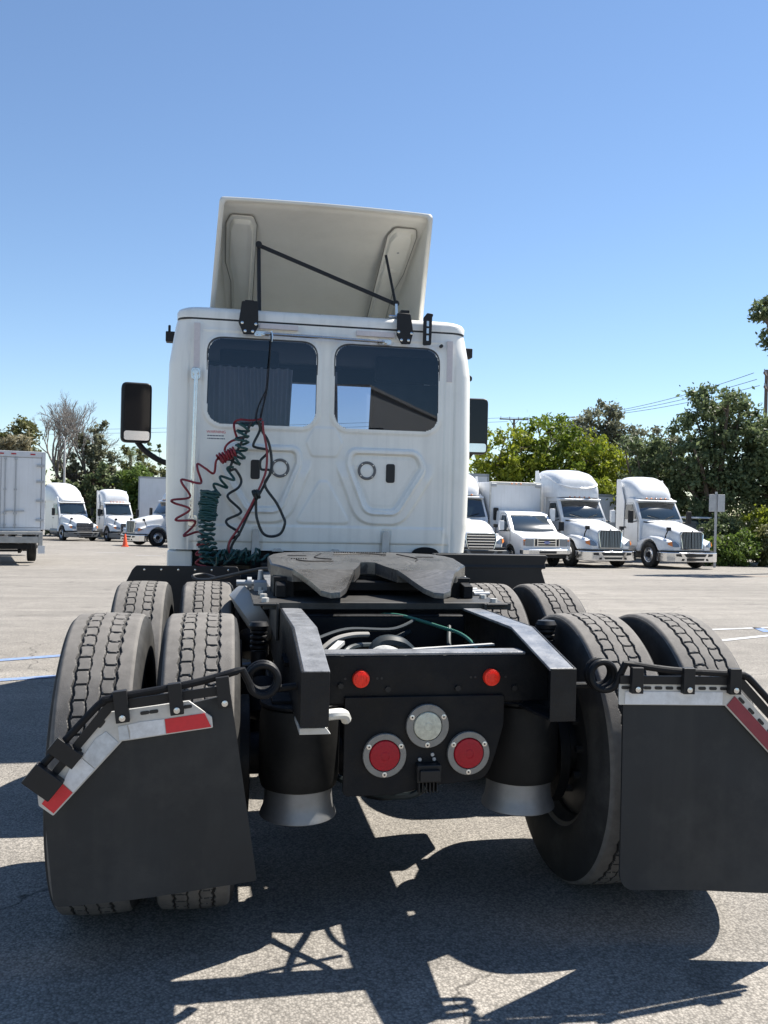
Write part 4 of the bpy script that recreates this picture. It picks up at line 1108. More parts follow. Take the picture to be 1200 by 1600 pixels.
# mirrors
for sg in (-1, 1):
    T = Matrix.Translation((1.335 * sg, 4.30, 2.095)) @ Matrix.Rotation(R_(-8) * sg, 4, 'Z')
    hs = MB(T).prism(rrect(-0.112, 0.112, -0.228, 0.228, 0.045, 5), 'y', -0.03, 0.09)
    mo = hs.build('mirror', BLKPL, tractor, bevel=0.018, seg=3, label='%s door mirror in black housing' % ('left' if sg < 0 else 'right'))
    MB(T).prism(rrect(-0.088, 0.098, -0.135, 0.212, 0.03, 4), 'y', -0.0345, -0.0305).build('mirror_glass', MIRR, mo)
    MB(T).prism(rrect(-0.088, 0.098, -0.212, -0.142, 0.02, 4), 'y', -0.0345, -0.0305).build('mirror_glass', CHROME, mo)
    b = MB(); b.tube(cr([(1.33 * sg, 4.34, 1.88), (1.27 * sg, 4.36, 1.81), (1.16 * sg, 4.38, 1.74), (1.03 * sg, 4.40, 1.70)], 6), [0.022] * 18 + [0.05], 10)
    b.build('mirror_arm', BLKPL, mo)
    b = MB(); b.box(min(1.02 * sg, 1.085 * sg), max(1.02 * sg, 1.085 * sg) + (0.03 if sg > 0 else 0), 3.62, 3.70, 2.53, 2.60)
    if sg < 0: b.cyl((-1.062, 3.66, 2.59), (-1.062, 3.66, 2.65), 0.009)
    b.build('side_marker_bracket', BLKPL, tractor, bevel=0.006)
b = MB(); b.loft([[(1.04, 3.7, 2.34), (1.04, 3.7, 2.47), (1.04, 3.80, 2.47), (1.04, 3.80, 2.34)], [(1.15, 3.73, 2.38), (1.15, 3.73, 2.41), (1.15, 3.78, 2.41), (1.15, 3.78, 2.38)]])
b.build('look_down_mirror', BLKPL, tractor, bevel=0.01)

# ------------------------------------------------------------------ generic truck front end (front towards local -y, front axle at y = 0)
def plain_tyre(R=0.51, hw=0.14, n=36):
    b = MB()
    b.lathe([(0.29, -0.10), (0.34, -0.135), (0.41, -hw), (R - 0.05, -hw + 0.005), (R - 0.012, -hw + 0.022), (R, -hw + 0.045), (R, -0.055), (R - 0.01, -0.052), (R - 0.01, -0.046), (R, -0.043), (R, 0.043), (R - 0.01, 0.046), (R - 0.01, 0.052), (R, 0.055), (R, hw - 0.045), (R - 0.012, hw - 0.022), (R - 0.05, hw - 0.005), (0.41, hw), (0.34, 0.135), (0.29, 0.10)], (0, 0, 0), (1, 0, 0), n, 0, False, False)
    return b
po = plain_tyre().build('plain_tyre', SIDEW); PT = po.data; bpy.data.objects.remove(po)
CW = {}
for sgn in (1, -1):
    b = MB(); s = sgn
    b.lathe([(0.300, 0.10 * s), (0.285, 0.115 * s), (0.265, 0.10 * s), (0.255, 0.05 * s), (0.235, 0.03 * s), (0.17, 0.075 * s), (0.135, 0.085 * s), (0.13, 0.06 * s)], (0, 0, 0), (1, 0, 0), 32, 0, False, False)
    b.lathe([(0.13, 0.06 * s), (0.10, 0.07 * s), (0.085, 0.16 * s), (0.07, 0.185 * s), (0.0001, 0.19 * s)], (0, 0, 0), (1, 0, 0), 20, 1, False, False)
    b.lathe([(0.300, -0.10 * s), (0.27, -0.08 * s), (0.255, 0.05 * s)], (0, 0, 0), (1, 0, 0), 32, 1, False, False)
    for i in range(10):
        t = 2 * math.pi * i / 10
        b.cyl((0.08 * s, 0.155 * math.cos(t), 0.155 * math.sin(t)), (0.115 * s, 0.155 * math.cos(t), 0.155 * math.sin(t)), 0.016, n=6)
        b.cyl((0.047 * s, 0.21 * math.cos(t + .3), 0.21 * math.sin(t + .3)), (0.058 * s, 0.21 * math.cos(t + .3), 0.21 * math.sin(t + .3)), 0.022, n=8, mi=1)
    o = b.build('alu_wheel', [mat('polished_wheel', (0.66, 0.66, 0.66), 0.28, metal=0.85, var=0.1), BLKPL]); CW[sgn] = o.data; bpy.data.objects.remove(o)

def front_wheel(parent, x, y, sgn, T=None, r=0.51, scale=1.0, z=None):
    w = bpy.data.objects.new('wheel', CW[sgn]); COL.objects.link(w); w.parent = parent
    M = Matrix.Translation((x, y, r * scale if z is None else z)) @ Matrix.Scale(scale, 4)
    w.matrix_local = (T @ M) if T is not None else M
    t = bpy.data.objects.new('tyre', PT); COL.objects.link(t); t.parent = w
    return w

def hood_ring(y, w, t, bz, sq=0.25, n=9):
    pts = []
    for i in range(n + 1):
        a = math.pi * i / n
        c = math.cos(a); s_ = math.sin(a)
        x = -w * math.copysign(abs(c) ** 0.55, c); z = t - sq + sq * (abs(s_) ** 0.75)
        pts.append((x, y, z))
    return [(-w * 1.02, y, bz)] + pts + [(w * 1.02, y, bz)]

def front_end(parent, T, style, paint=WHITE2):
    """style 'bars': upright grille bars, chrome bumper; 'slats': wide level slats"""
    bars = style == 'bars'
    b = MB(T)
    if bars: st = [(-1.10, .52, 1.36, .66), (-1.02, .56, 1.45, .66), (-.8, .62, 1.54, .68), (-.3, .72, 1.66, .7), (.3, .82, 1.78, .72), (.85, .90, 1.86, .74)]
    else: st = [(-1.16, .56, 1.22, .62), (-1.08, .62, 1.31, .62), (-.8, .70, 1.42, .66), (-.3, .80, 1.56, .7), (.3, .88, 1.70, .72), (.9, .94, 1.80, .74)]
    b.loft([hood_ring(*q) for q in st])
    hood = b.build('hood', paint, parent, smooth=60)
    for sx in (-1, 1): MB(T).bar((sx * .60, .30, 1.72 if bars else 1.62), (sx * .86, .86, 1.78 if bars else 1.70), 0.03, 0.05).build('cowl_grille', BLKPL, hood)
    for sx in (-1, 1):
        fp = [(-1.16, .70), (-1.20, .86), (-1.12, 1.00), (-.80, 1.13), (-.35, 1.22), (.1, 1.24), (.5, 1.14), (.80, .98), (.86, .60)]
        arch = [(0.60 * math.cos(R_(t)), 0.50 + 0.60 * math.sin(R_(t))) for t in range(12, 165, 15)]
        poly = fp + [(.64, .60)] + arch + [(-.66, .70)]
        b = MB(T); n0 = len(b.v)
        # fender block, pinched inwards towards its nose
        vsx = []
        N_ = len(poly)
        for xx in (0.52, 1.00, 1.13):
            for (y, z) in poly:
                k_ = max(0, (-y - 0.55)) * 0.55
                xq = xx - (k_ if xx > 0.9 else 0) - (0.07 if (xx > 1.1 and z > 1.15) else 0)
                vsx.append((sx * xq, y, z - (0.05 if xx > 1.1 and z > 1.1 else 0)))
        fsx = [tuple(range(N_)), tuple(range(2 * N_, 3 * N_))]
        for r0 in (0, 1):
            for i in range(N_):
                fsx.append((r0 * N_ + i, r0 * N_ + (i + 1) % N_, (r0 + 1) * N_ + (i + 1) % N_, (r0 + 1) * N_ + i))
        b.add(vsx, fsx)
        b.build('fender', paint, parent, smooth=50, bevel=0.05, seg=3)
        b = MB(T)
        for xx in (0.50, 1.09): pass
        b.prism([(0.60 * math.cos(R_(t)), 0.50 + 0.60 * math.sin(R_(t))) for t in range(-5, 190, 13)], 'x', sx * 0.45, sx * 0.60)
        b.build('wheel_well', GASK, parent)
        b = MB(T)
        L_ = []
        for i in range(7):
            q = i / 6
            L_.append((sx * (.60 + .36 * q), -1.185 + 0.20 * q * q + (0.0 if bars else 0.01), .88 + .07 * q))
        up_ = [Vector(p) + Vector((sx * 0.02, 0.0, 0.065 + 0.09 * math.sin(math.pi * i / 6))) for i, p in enumerate(L_)]
        lo_ = [Vector(p) + Vector((sx * 0.02, -0.045, -0.045 * math.sin(math.pi * i / 6) - 0.012)) for i, p in enumerate(L_)]
        bk = [Vector(p) + Vector((0, 0.12, 0.02)) for p in L_]
        b.add(lo_ + up_ + bk, [(i, i + 1, 7 + i + 1, 7 + i) for i in range(6)] + [(7 + i, 8 + i, 15 + i, 14 + i) for i in range(6)] + [(14 + i, 15 + i, 1 + i, i) for i in range(6)], 0)
        hl = b.build('headlight', HLENS, parent, smooth=60)
        b = MB(T); b.add([tuple(Vector(p) + Vector((sx * .004, -.012, 0))) for p in (lo_[4], lo_[5], lo_[6], up_[6], up_[5], up_[4])], [(0, 1, 2, 3, 4, 5)])
        b.build('turn_signal', AMBER, hl)
        front_wheel(parent, sx * 1.03, 0, sx, T)
    # grille
    if bars:
        gp = [(-.44, .78), (.44, .78), (.50, 1.36), (.42, 1.44), (-.42, 1.44), (-.50, 1.36)]; yt = lambda z: -1.155 + (z - .78) * .06
    else:
        gp = [(-.50, .66), (.50, .66), (.60, 1.02), (.56, 1.24), (-.56, 1.24), (-.60, 1.02)]; yt = lambda z: -1.22 + (z - .66) * .06
    b = MB(T); gr_ = rpoly(gp, 0.05, 4)
    b.add([(x, yt(z), z) for x, z in gr_] + [(x * .96, yt(z) + .12, z) for x, z in gr_], [tuple(range(len(gr_)))] + [(i, (i + 1) % len(gr_), len(gr_) + (i + 1) % len(gr_), len(gr_) + i) for i in range(len(gr_))])
    gro = b.build('grille', BLKPL, parent)
    b = MB(T); ring = [(x, yt(z) - 0.012, z) for x, z in gr_]
    b.tube(ring, 0.02, 6, closed=True); b.build('grille_surround', CHROME, gro)
    b = MB(T)
    if bars:
        for i in range(-6, 7):
            x = i * 0.070; b.bar((x * .92, yt(.80) - .01, .80), (x, yt(1.40) - .01, 1.41 - 0.0), 0.030, 0.009, up=(0, 1, 0))
        b.bar((0, yt(1.44) - .02, 1.42), (0, yt(.8) - .02, .80), 0.03, 0.035, up=(0, 1, 0))
        b.prism([(-.05, 1.42), (.05, 1.42), (0.0, 1.50)], 'y', -1.16, -1.10)
    else:
        for i in range(5):
            z = .74 + i * 0.105; w_ = np.interp(z, [.66, 1.02, 1.24], [.47, .56, .53])
            b.bar((-w_, yt(z) - .012, z), (w_, yt(z) - .012, z), 0.03, 0.045)
    b.build('grille_bar', mat('dull_chrome_bar', (0.24, 0.245, 0.26), 0.25, metal=0.9) if bars else CHROME, gro, bevel=0.004)
    # bumper
    plan = [(-1.22, -.66), (-1.22, -.92), (-1.12, -1.16), (-.85, -1.30), (-.4, -1.38), (.4, -1.38), (.85, -1.30), (1.12, -1.16), (1.22, -.92), (1.22, -.66), (1.10, -.66), (.9, -1.1), (-.9, -1.1), (-1.10, -.66)]
    b = MB(T); b.prism(rpoly(plan, 0.03, 3), 'z', .30, .66 if bars else .62)
    bm_ = b.build('bumper', CHROME if bars else mat('grey_bumper_plastic', (0.12, 0.125, 0.13), 0.5), parent, bevel=0.03, seg=3)
    b = MB(T)
    b.prism(rpoly([(-.42, .50), (.42, .50), (.50, .61), (-.50, .61)], .015), 'y', -1.392, -1.36); b.prism(rpoly([(-.36, .36), (.36, .36), (.40, .44), (-.40, .44)], .015), 'y', -1.392, -1.36)
    for sx in (-1, 1): b.add([(sx * .58, -1.362, .50), (sx * .80, -1.325, .52), (sx * .82, -1.322, .60), (sx * .62, -1.355, .61)], [(0, 1, 2, 3)]); b.add([(sx * .50, -1.377, .35), (sx * .60, -1.360, .35), (sx * .57, -1.366, .43), (sx * .48, -1.381, .43)], [(0, 1, 2, 3)])
    b.build('bumper_opening', GASK, bm_)
    # black strip under the hood line
    b = MB(T); b.prism(rpoly([(-1.10, -.70), (-1.02, -1.08), (-.8, -1.20), (.8, -1.20), (1.02, -1.08), (1.10, -.70)], .03, 2), 'z', .655, .72)
    b.build('bumper_gap_trim', GASK, parent)
    for sx in (-1, 1):
        b = MB(T); b.tube([(sx * .78, -.55, 1.15), (sx * .80, -.62, 1.30), (sx * .76, -.70, 1.50)], 0.025, 8); b.prism(rrect(-.66 - .16 if sx < 0 else .66, -.66 if sx < 0 else .66 + .16, 1.46, 1.60, .03), 'y', -.76, -.66)
        b.build('hood_mirror', BLKPL, parent, bevel=0.01)

# front of the main tractor (hidden behind its own cab, casts shade on the ground)
TF = Matrix.Translation((0, 5.98, 0)) @ Matrix.Rotation(math.pi, 4, 'Z')
front_end(tractor, TF, 'slats', WHITE)
for sg in (-1, 1):
    b = MB(); b.lathe([(0.0001, 0), (0.26, 0.01), (0.30, 0.04), (0.30, 1.46), (0.26, 1.49), (0.0001, 1.5)], (0.78 * sg, 3.35, 0.62), (0, 1, 0), 32)
    b.build('fuel_tank', ALU, tractor)
for n_, q in (('battery_box', (-0.75, -0.36, 2.85, 3.35, 0.55, 0.98)), ('exhaust_box', (0.40, 0.85, 2.80, 3.35, 0.50, 0.96)), ('gearbox', (-0.34, 0.34, 2.9, 5.2, 0.60, 0.90))):
    MB().box(*q).build(n_, BLACK, tractor, bevel=0.02)

# ------------------------------------------------------------------ coiled hoses on the back of the cab
def hose(name, pts, r, m, label, y=3.2, wob=0.03, n=7, seed=1):
    rr = random.Random(seed)
    P = []
    for i, p in enumerate(pts):
        P.append((p[0], y + (wob if i % 2 else -wob) * rr.uniform(.5, 1), p[1]))
    return tag(MB().tube(cr(P, n), r, 8).build(name, m), label, 'hose', 'air and power lines hung on the back of the cab')
def coil(path, rad, turns, n=14, flat=1.0, seed=0, jit=0.0):
    rr = random.Random(seed)
    C = cr(path, 10); L = [0]
    for i in range(1, len(C)): L.append(L[-1] + (C[i] - C[i - 1]).length)
    out = []
    N = int(turns * n)
    for i in range(N + 1):
        t = i / N * L[-1]
        k = max(j for j in range(len(L)) if L[j] <= t + 1e-9); k = min(k, len(C) - 2)
        p = C[k].lerp(C[k + 1], (t - L[k]) / max(1e-6, L[k + 1] - L[k]))
        d = (C[k + 1] - C[k]).normalized(); u = d.cross(Vector((0, 1, 0)))
        u = u.normalized() if u.length > 1e-3 else Vector((1, 0, 0))
        w = Vector((0, 1, 0)); a = 2 * math.pi * i / n
        R2 = rad * (1 + jit * rr.uniform(-1, 1))
        out.append(p + u * R2 * math.cos(a) + w * R2 * flat * math.sin(a) + d * jit * rad * rr.uniform(-.6, .6))
    return out
R1 = [(-0.433, 1.975), (-0.50, 1.968), (-0.568, 1.966), (-0.605, 1.952), (-0.608, 1.906), (-0.586, 1.848), (-0.557, 1.841), (-0.615, 1.831), (-0.659, 1.791), (-0.662, 1.754), (-0.613, 1.764), (-0.686, 1.719), (-0.719, 1.693), (-0.733, 1.612), (-0.787, 1.641), (-0.837, 1.671), (-0.836, 1.631), (-0.812, 1.557), (-0.834, 1.544), (-0.932, 1.566), (-0.931, 1.537), (-0.882, 1.454), (-0.989, 1.432), (-0.981, 1.412), (-0.879, 1.373), (-0.972, 1.303), (-0.851, 1.300), (-0.864, 1.257), (-0.916, 1.200), (-0.823, 1.228), (-0.790, 1.183), (-0.829, 1.141), (-0.756, 1.150), (-0.836, 1.083), (-0.779, 1.075), (-0.835, 1.024), (-0.74, 1.0)]
rh = hose('red_air_hose', R1, 0.0075, REDH, 'dark red coiled air hose stretched in zigzags down the left of the cab back', 3.20, 0.025)
tag(MB().tube(cr([(x, 3.15, z) for x, z in [(-0.427, 1.96), (-0.42, 1.892), (-0.396, 1.768), (-0.397, 1.651), (-0.42, 1.567), (-0.46, 1.474), (-0.507, 1.373), (-0.57, 1.255), (-0.625, 1.163), (-0.62, 1.08)]], 7), 0.0075, 8).build('red_air_hose', REDH),
    'short straight dark red air hose running beside the black loop', 'hose', 'air and power lines hung on the back of the cab')
tag(MB().tube(coil([(-0.70, 3.17, 1.70), (-0.66, 3.17, 1.725), (-0.60, 3.17, 1.755)], 0.030, 6, jit=0.12), 0.0075, 8).build('red_air_hose', REDH),
    'tight bunch of red hose coils below the window corner', 'hose', 'air and power lines hung on the back of the cab')
MBg = MB()
MBg.tube([Vector((-0.47, 3.2, 1.955))] + coil([(-0.53, 3.18, 1.945), (-0.556, 3.18, 1.87), (-0.557, 3.18, 1.80), (-0.57, 3.18, 1.735), (-0.612, 3.18, 1.68)], 0.037, 6.5, flat=0.8, jit=0.14, seed=2), 0.0085, 8)
MBg.tube(cr([(x, 3.18 + (0.025 if i % 2 else -0.025), z) for i, (x, z) in enumerate([(-0.611, 1.654), (-0.648, 1.645), (-0.601, 1.571), (-0.684, 1.594), (-0.687, 1.569), (-0.645, 1.52), (-0.723, 1.543), (-0.727, 1.518), (-0.689, 1.469)])], 7), 0.0085, 8)
MBg.tube(coil([(-0.755, 3.15, 1.495), (-0.763, 3.15, 1.40), (-0.767, 3.15, 1.31)], 0.052, 13, flat=0.7, jit=0.16, seed=3), 0.0085, 8)
MBg.tube(coil([(-0.767, 3.15, 1.31), (-0.769, 3.15, 1.22), (-0.763, 3.14, 1.14), (-0.75, 3.13, 1.03)], 0.046, 9, flat=0.7, jit=0.25, seed=4), 0.0085, 8)
tag(MBg.build('green_power_cable', GRNH), 'dark green coiled power cable bunched at the lower left of the cab back', 'hose', 'air and power lines hung on the back of the cab')
hose('black_air_hose', [(-0.50, 1.95), (-0.628, 1.657), (-0.594, 1.638), (-0.556, 1.572), (-0.575, 1.521), (-0.636, 1.478), (-0.631, 1.445), (-0.56, 1.38), (-0.564, 1.351), (-0.641, 1.312), (-0.636, 1.278), (-0.574, 1.238), (-0.565, 1.213), (-0.617, 1.179), (-0.64, 1.09)], 0.0085, BLKH, 'dark wavy hose between the green bundle and the black loop', 3.17, 0.012, seed=3)
hose('black_air_hose', [(-0.453, 1.96), (-0.427, 1.893), (-0.388, 1.828), (-0.365, 1.728), (-0.367, 1.627), (-0.403, 1.542), (-0.325, 1.427), (-0.282, 1.344), (-0.268, 1.294), (-0.296, 1.226), (-0.362, 1.208), (-0.413, 1.233), (-0.448, 1.316), (-0.457, 1.382), (-0.459, 1.482)], 0.0090, BLKH, 'dark hose hanging in one wide loop under the round vent', 3.16, 0.006, seed=4)
hose('black_air_hose', [(-0.457, 1.955), (-0.443, 1.902), (-0.483, 1.808), (-0.466, 1.788), (-0.395, 1.773), (-0.398, 1.744), (-0.435, 1.701), (-0.429, 1.647), (-0.371, 1.636), (-0.404, 1.55), (-0.451, 1.457), (-0.499, 1.365), (-0.554, 1.239), (-0.609, 1.139), (-0.60, 1.06)], 0.0085, BLKH, 'dark hose kinked beside the left vent and tied lower down', 3.165, 0.01, seed=5)
b = MB(); b.tube(coil([(-0.475, 3.15, 1.475), (-0.44, 3.15, 1.485)], 0.024, 4, jit=0.2), 0.008, 8)
tag(b.build('hose_tie', BLKH), 'dark knot tying the hoses together below the left vent', 'tie')
b = MB()
rr = random.Random(9)
for i in range(5):
    c = (-0.70 + 0.05 * i, 3.08 + 0.01 * i, 1.075 + rr.uniform(-.03, .03))
    b.tube(coil([(c[0] - 0.06, c[1], c[2] - 0.02), (c[0] + 0.05, c[1] - 0.03, c[2]), (c[0] + 0.10, c[1], c[2] - 0.03)], rr.uniform(.03, .05), rr.uniform(2, 3.5), jit=0.25, seed=i), 0.0085, 7)
tag(b.build('hose_tangle', GRNH), 'tangle of dark green hose lying behind the cab above the frame', 'hose')
# strap carrying the hoses from the top rail
b = MB(); b.tube(cr([(-0.378, 3.27, 2.56), (-0.385, 3.24, 2.40), (-0.40, 3.215, 2.18), (-0.425, 3.20, 2.05), (-0.44, 3.19, 1.96)], 6), 0.0045, 6)
b.tube(cr([(-0.40, 3.21, 2.18), (-0.455, 3.20, 2.06), (-0.465, 3.18, 1.95), (-0.43, 3.17, 1.945)], 5), 0.0045, 6)
tag(b.build('hose_strap', BLKPL), 'thin black strap hanging from the top rail over the left rear window', 'strap')
MB().tube([(-0.378, 3.272, 2.572), (-0.37, 3.27, 2.54), (-0.376, 3.268, 2.50)], 0.006, 6).build('strap_hook', STAIN, bpy.data.objects['hose_strap'])

# ------------------------------------------------------------------ trucks parked behind
def cab_block(parent, T, prof, w0, w1, z0, z1, paint, name='cab', bevel=0.07):
    """side profile (y,z) extruded to the cab width and drawn in towards the roof"""
    b = MB(T); V = []; N_ = len(prof)
    for sx in (-1, 1):
        for y, z in prof:
            k_ = min(1, max(0, (z - z0) / (z1 - z0))); V.append((sx * (w0 + (w1 - w0) * k_), y, z))
    fs = [tuple(range(N_)), tuple(range(N_, 2 * N_))] + [(i, (i + 1) % N_, N_ + (i + 1) % N_, N_ + i) for i in range(N_)]
    b.add(V, fs)
    return b.build(name, paint, parent, bevel=bevel, seg=3, smooth=45)

def side_poly(parent, T, sx, pts, w0, w1, z0, z1, m, name, out=0.006, bevel=0):
    b = MB(T); V = []
    for d in (out, -0.02):
        for y, z in pts:
            k_ = min(1, max(0, (z - z0) / (z1 - z0))); V.append((sx * (w0 + (w1 - w0) * k_ + d), y, z))
    n = len(pts)
    b.add(V, [tuple(range(n)), tuple(range(n, 2 * n))] + [(i, (i + 1) % n, n + (i + 1) % n, n + i) for i in range(n)])
    return b.build(name, m, parent, bevel=bevel)

def conv_truck(label, loc, rz, style, roof, group=None, paint=WHITE2, name='parked_tractor'):
    t = thing(name, label, 'truck', loc, rz, group)
    T = None
    front_end(t, Matrix.Identity(4), style, paint)
    zc = 1.84 if style == 'bars' else 1.78
    W0, W1, Z0, Z1 = 1.03, 0.94, 1.75, 2.75
    yb = 2.30 if roof != 'sleeper' else 3.6
    ztop = 2.76 if roof != 'sleeper' else 3.0
    prof = [(.80, .62), (.80, zc), (1.26, 2.62), (1.45, ztop), (yb, ztop), (yb, .62)]
    c = cab_block(t, T, prof, W0, W1, Z0, Z1, paint)
    # windscreen with a centre split and visor
    b = MB(); yy = lambda z: .80 + (z - zc) * (.46 / (2.62 - zc)) - 0.012
    zb_, zt_ = zc + 0.06, 2.54
    ws = [(-.90, yy(zb_), zb_), (-.5, yy(zb_) - .05, zb_ - .01), (0, yy(zb_) - .07, zb_ - .015), (.5, yy(zb_) - .05, zb_ - .01), (.90, yy(zb_), zb_), (.84, yy(zt_), zt_), (.45, yy(zt_) - .04, zt_ + .01), (0, yy(zt_) - .05, zt_ + .015), (-.45, yy(zt_) - .04, zt_ + .01), (-.84, yy(zt_), zt_)]
    b.add(ws + [(x, y + .08, z) for x, y, z in ws], [(0, 1, 8, 9), (1, 2, 7, 8), (2, 3, 6, 7), (3, 4, 5, 6)] + [(i, (i + 1) % 10, 10 + (i + 1) % 10, 10 + i) for i in range(10)])
    wsn = b.build('windscreen', BGLASS, t, smooth=60)
    b = MB()
    for sx in (-1, 1): b.bar((sx * .15, yy(zb_) - .09, zb_ + .02), (sx * .62, yy(zb_ + .12) - .06, zb_ + .14), .012, .02)
    b.build('wiper', BLKPL, wsn)
    b = MB(); b.loft([[(-.95, 1.24, 2.58), (-.95, 1.40, 2.70), (.95, 1.40, 2.70), (.95, 1.24, 2.58)], [(-.90, 1.08, 2.60), (-.90, 1.10, 2.64), (.90, 1.10, 2.64), (.90, 1.08, 2.60)]])
    b.build('sun_visor', paint, t, bevel=.01)
    for sx in (-1, 1):
        w_ = side_poly(t, T, sx, rpoly([(1.02, zc + .04), (1.86, zc + .02), (1.86, 2.45), (1.38, 2.47)], .05, 3), W0, W1, Z0, Z1, BGLASS, 'door_window', .008)
        b = MB(); dl = [(.90, .80), (.92, zc), (1.34, 2.52), (1.94, 2.52), (1.94, .80)]
        b.tube([(sx * (W0 + (W1 - W0) * min(1, max(0, (z - Z0) / (Z1 - Z0)))), y, z) for y, z in dl], 0.008, 4, closed=True)
        d_ = b.build('door_seam', GASK, t)
        MB().box(sx * 1.02, sx * 1.05, 1.78, 1.88, 1.50, 1.56).build('handle', BLKPL, d_)
        m_ = MB().prism(rrect(sx * 1.36 - .10, sx * 1.36 + .10, 1.72, 2.22, .04), 'y', .86, .98).build('mirror', paint if style == 'bars' and roof == 'tall' else BLKPL, t, bevel=.02)
        MB().tube([(sx * 1.0, 1.02, 1.80), (sx * 1.3, .95, 1.74), (sx * 1.3, .93, 1.80)], .022, 6).build('mirror_arm', BLKPL, m_)
        b = MB(); b.lathe([(0.0001, 0), (.27, .01), (.30, .04), (.30, 1.3), (.27, 1.33), (0.0001, 1.34)], (sx * .78, 1.0, .62), (0, 1, 0), 24)
        b.build('fuel_tank', ALU, t)
        for y in ((4.6, 5.9) if roof != 'van' else (4.6,)):
            front_wheel(t, sx * 1.0, y, sx)
    b = MB(); b.box(-.43, -.35, -.6, 6.4, .70, .98); b.box(.35, .43, -.6, 6.4, .70, .98); b.box(-.4, .4, 2.4, 2.5, .72, .96); b.box(-.5, .5, 4.8, 5.6, .98, 1.12)
    b.build('chassis', BLACK, t)
    # roof fairing
    def fr(y, w, tz, bz=2.70, n=12, sq=.55):
        pts = []
        for i in range(n + 1):
            a = math.pi * i / n; c_ = math.cos(a)
            pts.append((-w * math.copysign(abs(c_) ** sq, c_), y, bz + (tz - bz) * (math.sin(a) ** .45 if math.sin(a) > 0 else 0)))
        return pts
    b = MB()
    if roof == 'day': S = [(1.22, .62, 2.80), (1.35, .78, 3.05), (1.55, .86, 3.30), (1.85, .92, 3.52), (2.15, .96, 3.62), (2.50, .98, 3.62)]
    elif roof == 'tall': S = [(1.20, .84, 2.95), (1.26, .90, 3.25), (1.40, .95, 3.55), (1.70, 1.0, 3.74), (2.2, 1.03, 3.84), (3.1, 1.04, 3.86)]
    elif roof == 'sleeper': S = [(1.15, .70, 2.78), (1.45, .88, 3.15), (1.9, .98, 3.55), (2.5, 1.02, 3.85), (3.1, 1.03, 3.98), (3.65, 1.03, 4.02)]
    elif roof == 'wedge': S = [(1.30, .80, 2.85), (1.36, .86, 3.10), (1.50, .92, 3.42), (1.8, .96, 3.58), (2.3, 1.0, 3.62), (2.55, 1.0, 3.62)]
    b.loft([fr(*q) for q in S])
    ro = b.build('roof_fairing', paint, t, smooth=50)
    if roof in ('tall', 'day', 'wedge'):
        ye = 3.1 if roof == 'tall' else 2.5
        for sx in (-1, 1):
            top_ = 3.80 if roof == 'tall' else 3.5
            b = MB(); b.prism(rpoly([(ye - .55 if roof != 'tall' else 2.25, .75), (ye, .75), (ye, top_), (ye - .25, top_), (ye - .6 if roof != 'tall' else 2.25, 2.6)], .04, 3), 'x', sx * 1.0, sx * 1.03)
            b.build('side_fairing', paint, t, bevel=.01)
        if roof == 'tall':
            b = MB()
            for sx in (-1, 1): b.tube(cr([(sx * 1.0, 2.6, 3.66), (sx * .97, 1.9, 3.45), (sx * .88, 1.36, 3.22), (sx * .45, 1.18, 3.10), (0, 1.16, 3.08)], 6), .03, 6)
            b.build('fairing_crease', paint, ro)
    b = MB()
    for i in range(-2, 3): b.ellipsoid((i * .22, 1.22, 2.72), (.05, .04, .025), 8, 6)
    b.build('roof_marker', AMBER, t)
    return t

conv_truck('white day cab truck with wedge roof fairing and upright grille bars beside sign post', (16.75, 29.0, gz(29.0)), R_(7), 'bars', 'day', 'white trucks parked on the right')
conv_truck('white truck with tall square roof fairing and upright grille bars, next to the van', (13.62, 29.4, gz(29.4)), R_(7), 'bars', 'tall', 'white trucks parked on the right')
conv_truck('white truck with slatted grille half hidden behind the right side of the tractor cab', (8.75, 29.9, gz(29.9)), R_(3), 'slats', 'day', 'white trucks parked on the right')
conv_truck('white high roof sleeper truck partly hidden by the box truck doors on the left', (-10.45, 60.2, gz(60.2)), R_(31), 'slats', 'sleeper', 'white trucks parked on the left')
conv_truck('white day cab truck with wedge roof fairing, second in the left row', (-7.45, 60.0, gz(60.0)), R_(26), 'slats', 'wedge', 'white trucks parked on the left')
conv_truck('white truck turned left with chrome bumper behind the traffic cone', (-4.95, 50.2, gz(50.2)), R_(-56), 'bars', 'day', 'white trucks parked on the left')
conv_truck('white slatted grille truck right beside the left edge of the tractor cab', (-2.35, 47.5, gz(47.5)), R_(4), 'slats', 'wedge', 'white trucks parked on the left')
conv_truck('purple truck cab showing beside the left edge of the tractor cab', (-3.3, 59.5, gz(59.5)), R_(5), 'slats', 'sleeper', None, PURPLE)

# cutaway van with a cargo box
van = thing('box_van', 'white cutaway van with cargo box, blue oval badge on its grille', 'van', (11.15, 29.5, gz(29.5)), R_(8))
WV0, WV1, ZV0, ZV1 = 1.0, 0.86, 1.25, 2.1
arch = [(0.46 * math.cos(R_(t)), 0.38 + 0.46 * math.sin(R_(t))) for t in range(5, 176, 17)]
prof = [(-.98, .48), (-1.05, .62), (-1.05, .98), (-.98, 1.12), (-.55, 1.24), (-.12, 1.31), (.18, 1.62), (.55, 1.98), (.80, 2.08), (1.70, 2.10), (1.70, .48), (.47, .48)] + arch + [(-.47, .48)]
cab_block(van, None, prof, WV0, WV1, ZV0, ZV1, WHITE2, 'van_body', .05)
b = MB(); yv = lambda z: np.interp(z, [1.31, 1.62, 1.98], [-.12, .18, .55]) - .012
ws = [(-.86, yv(1.36), 1.36), (0, yv(1.36) - .05, 1.35), (.86, yv(1.36), 1.36), (.76, yv(1.94), 1.94), (0, yv(1.94) - .04, 1.95), (-.76, yv(1.94), 1.94)]
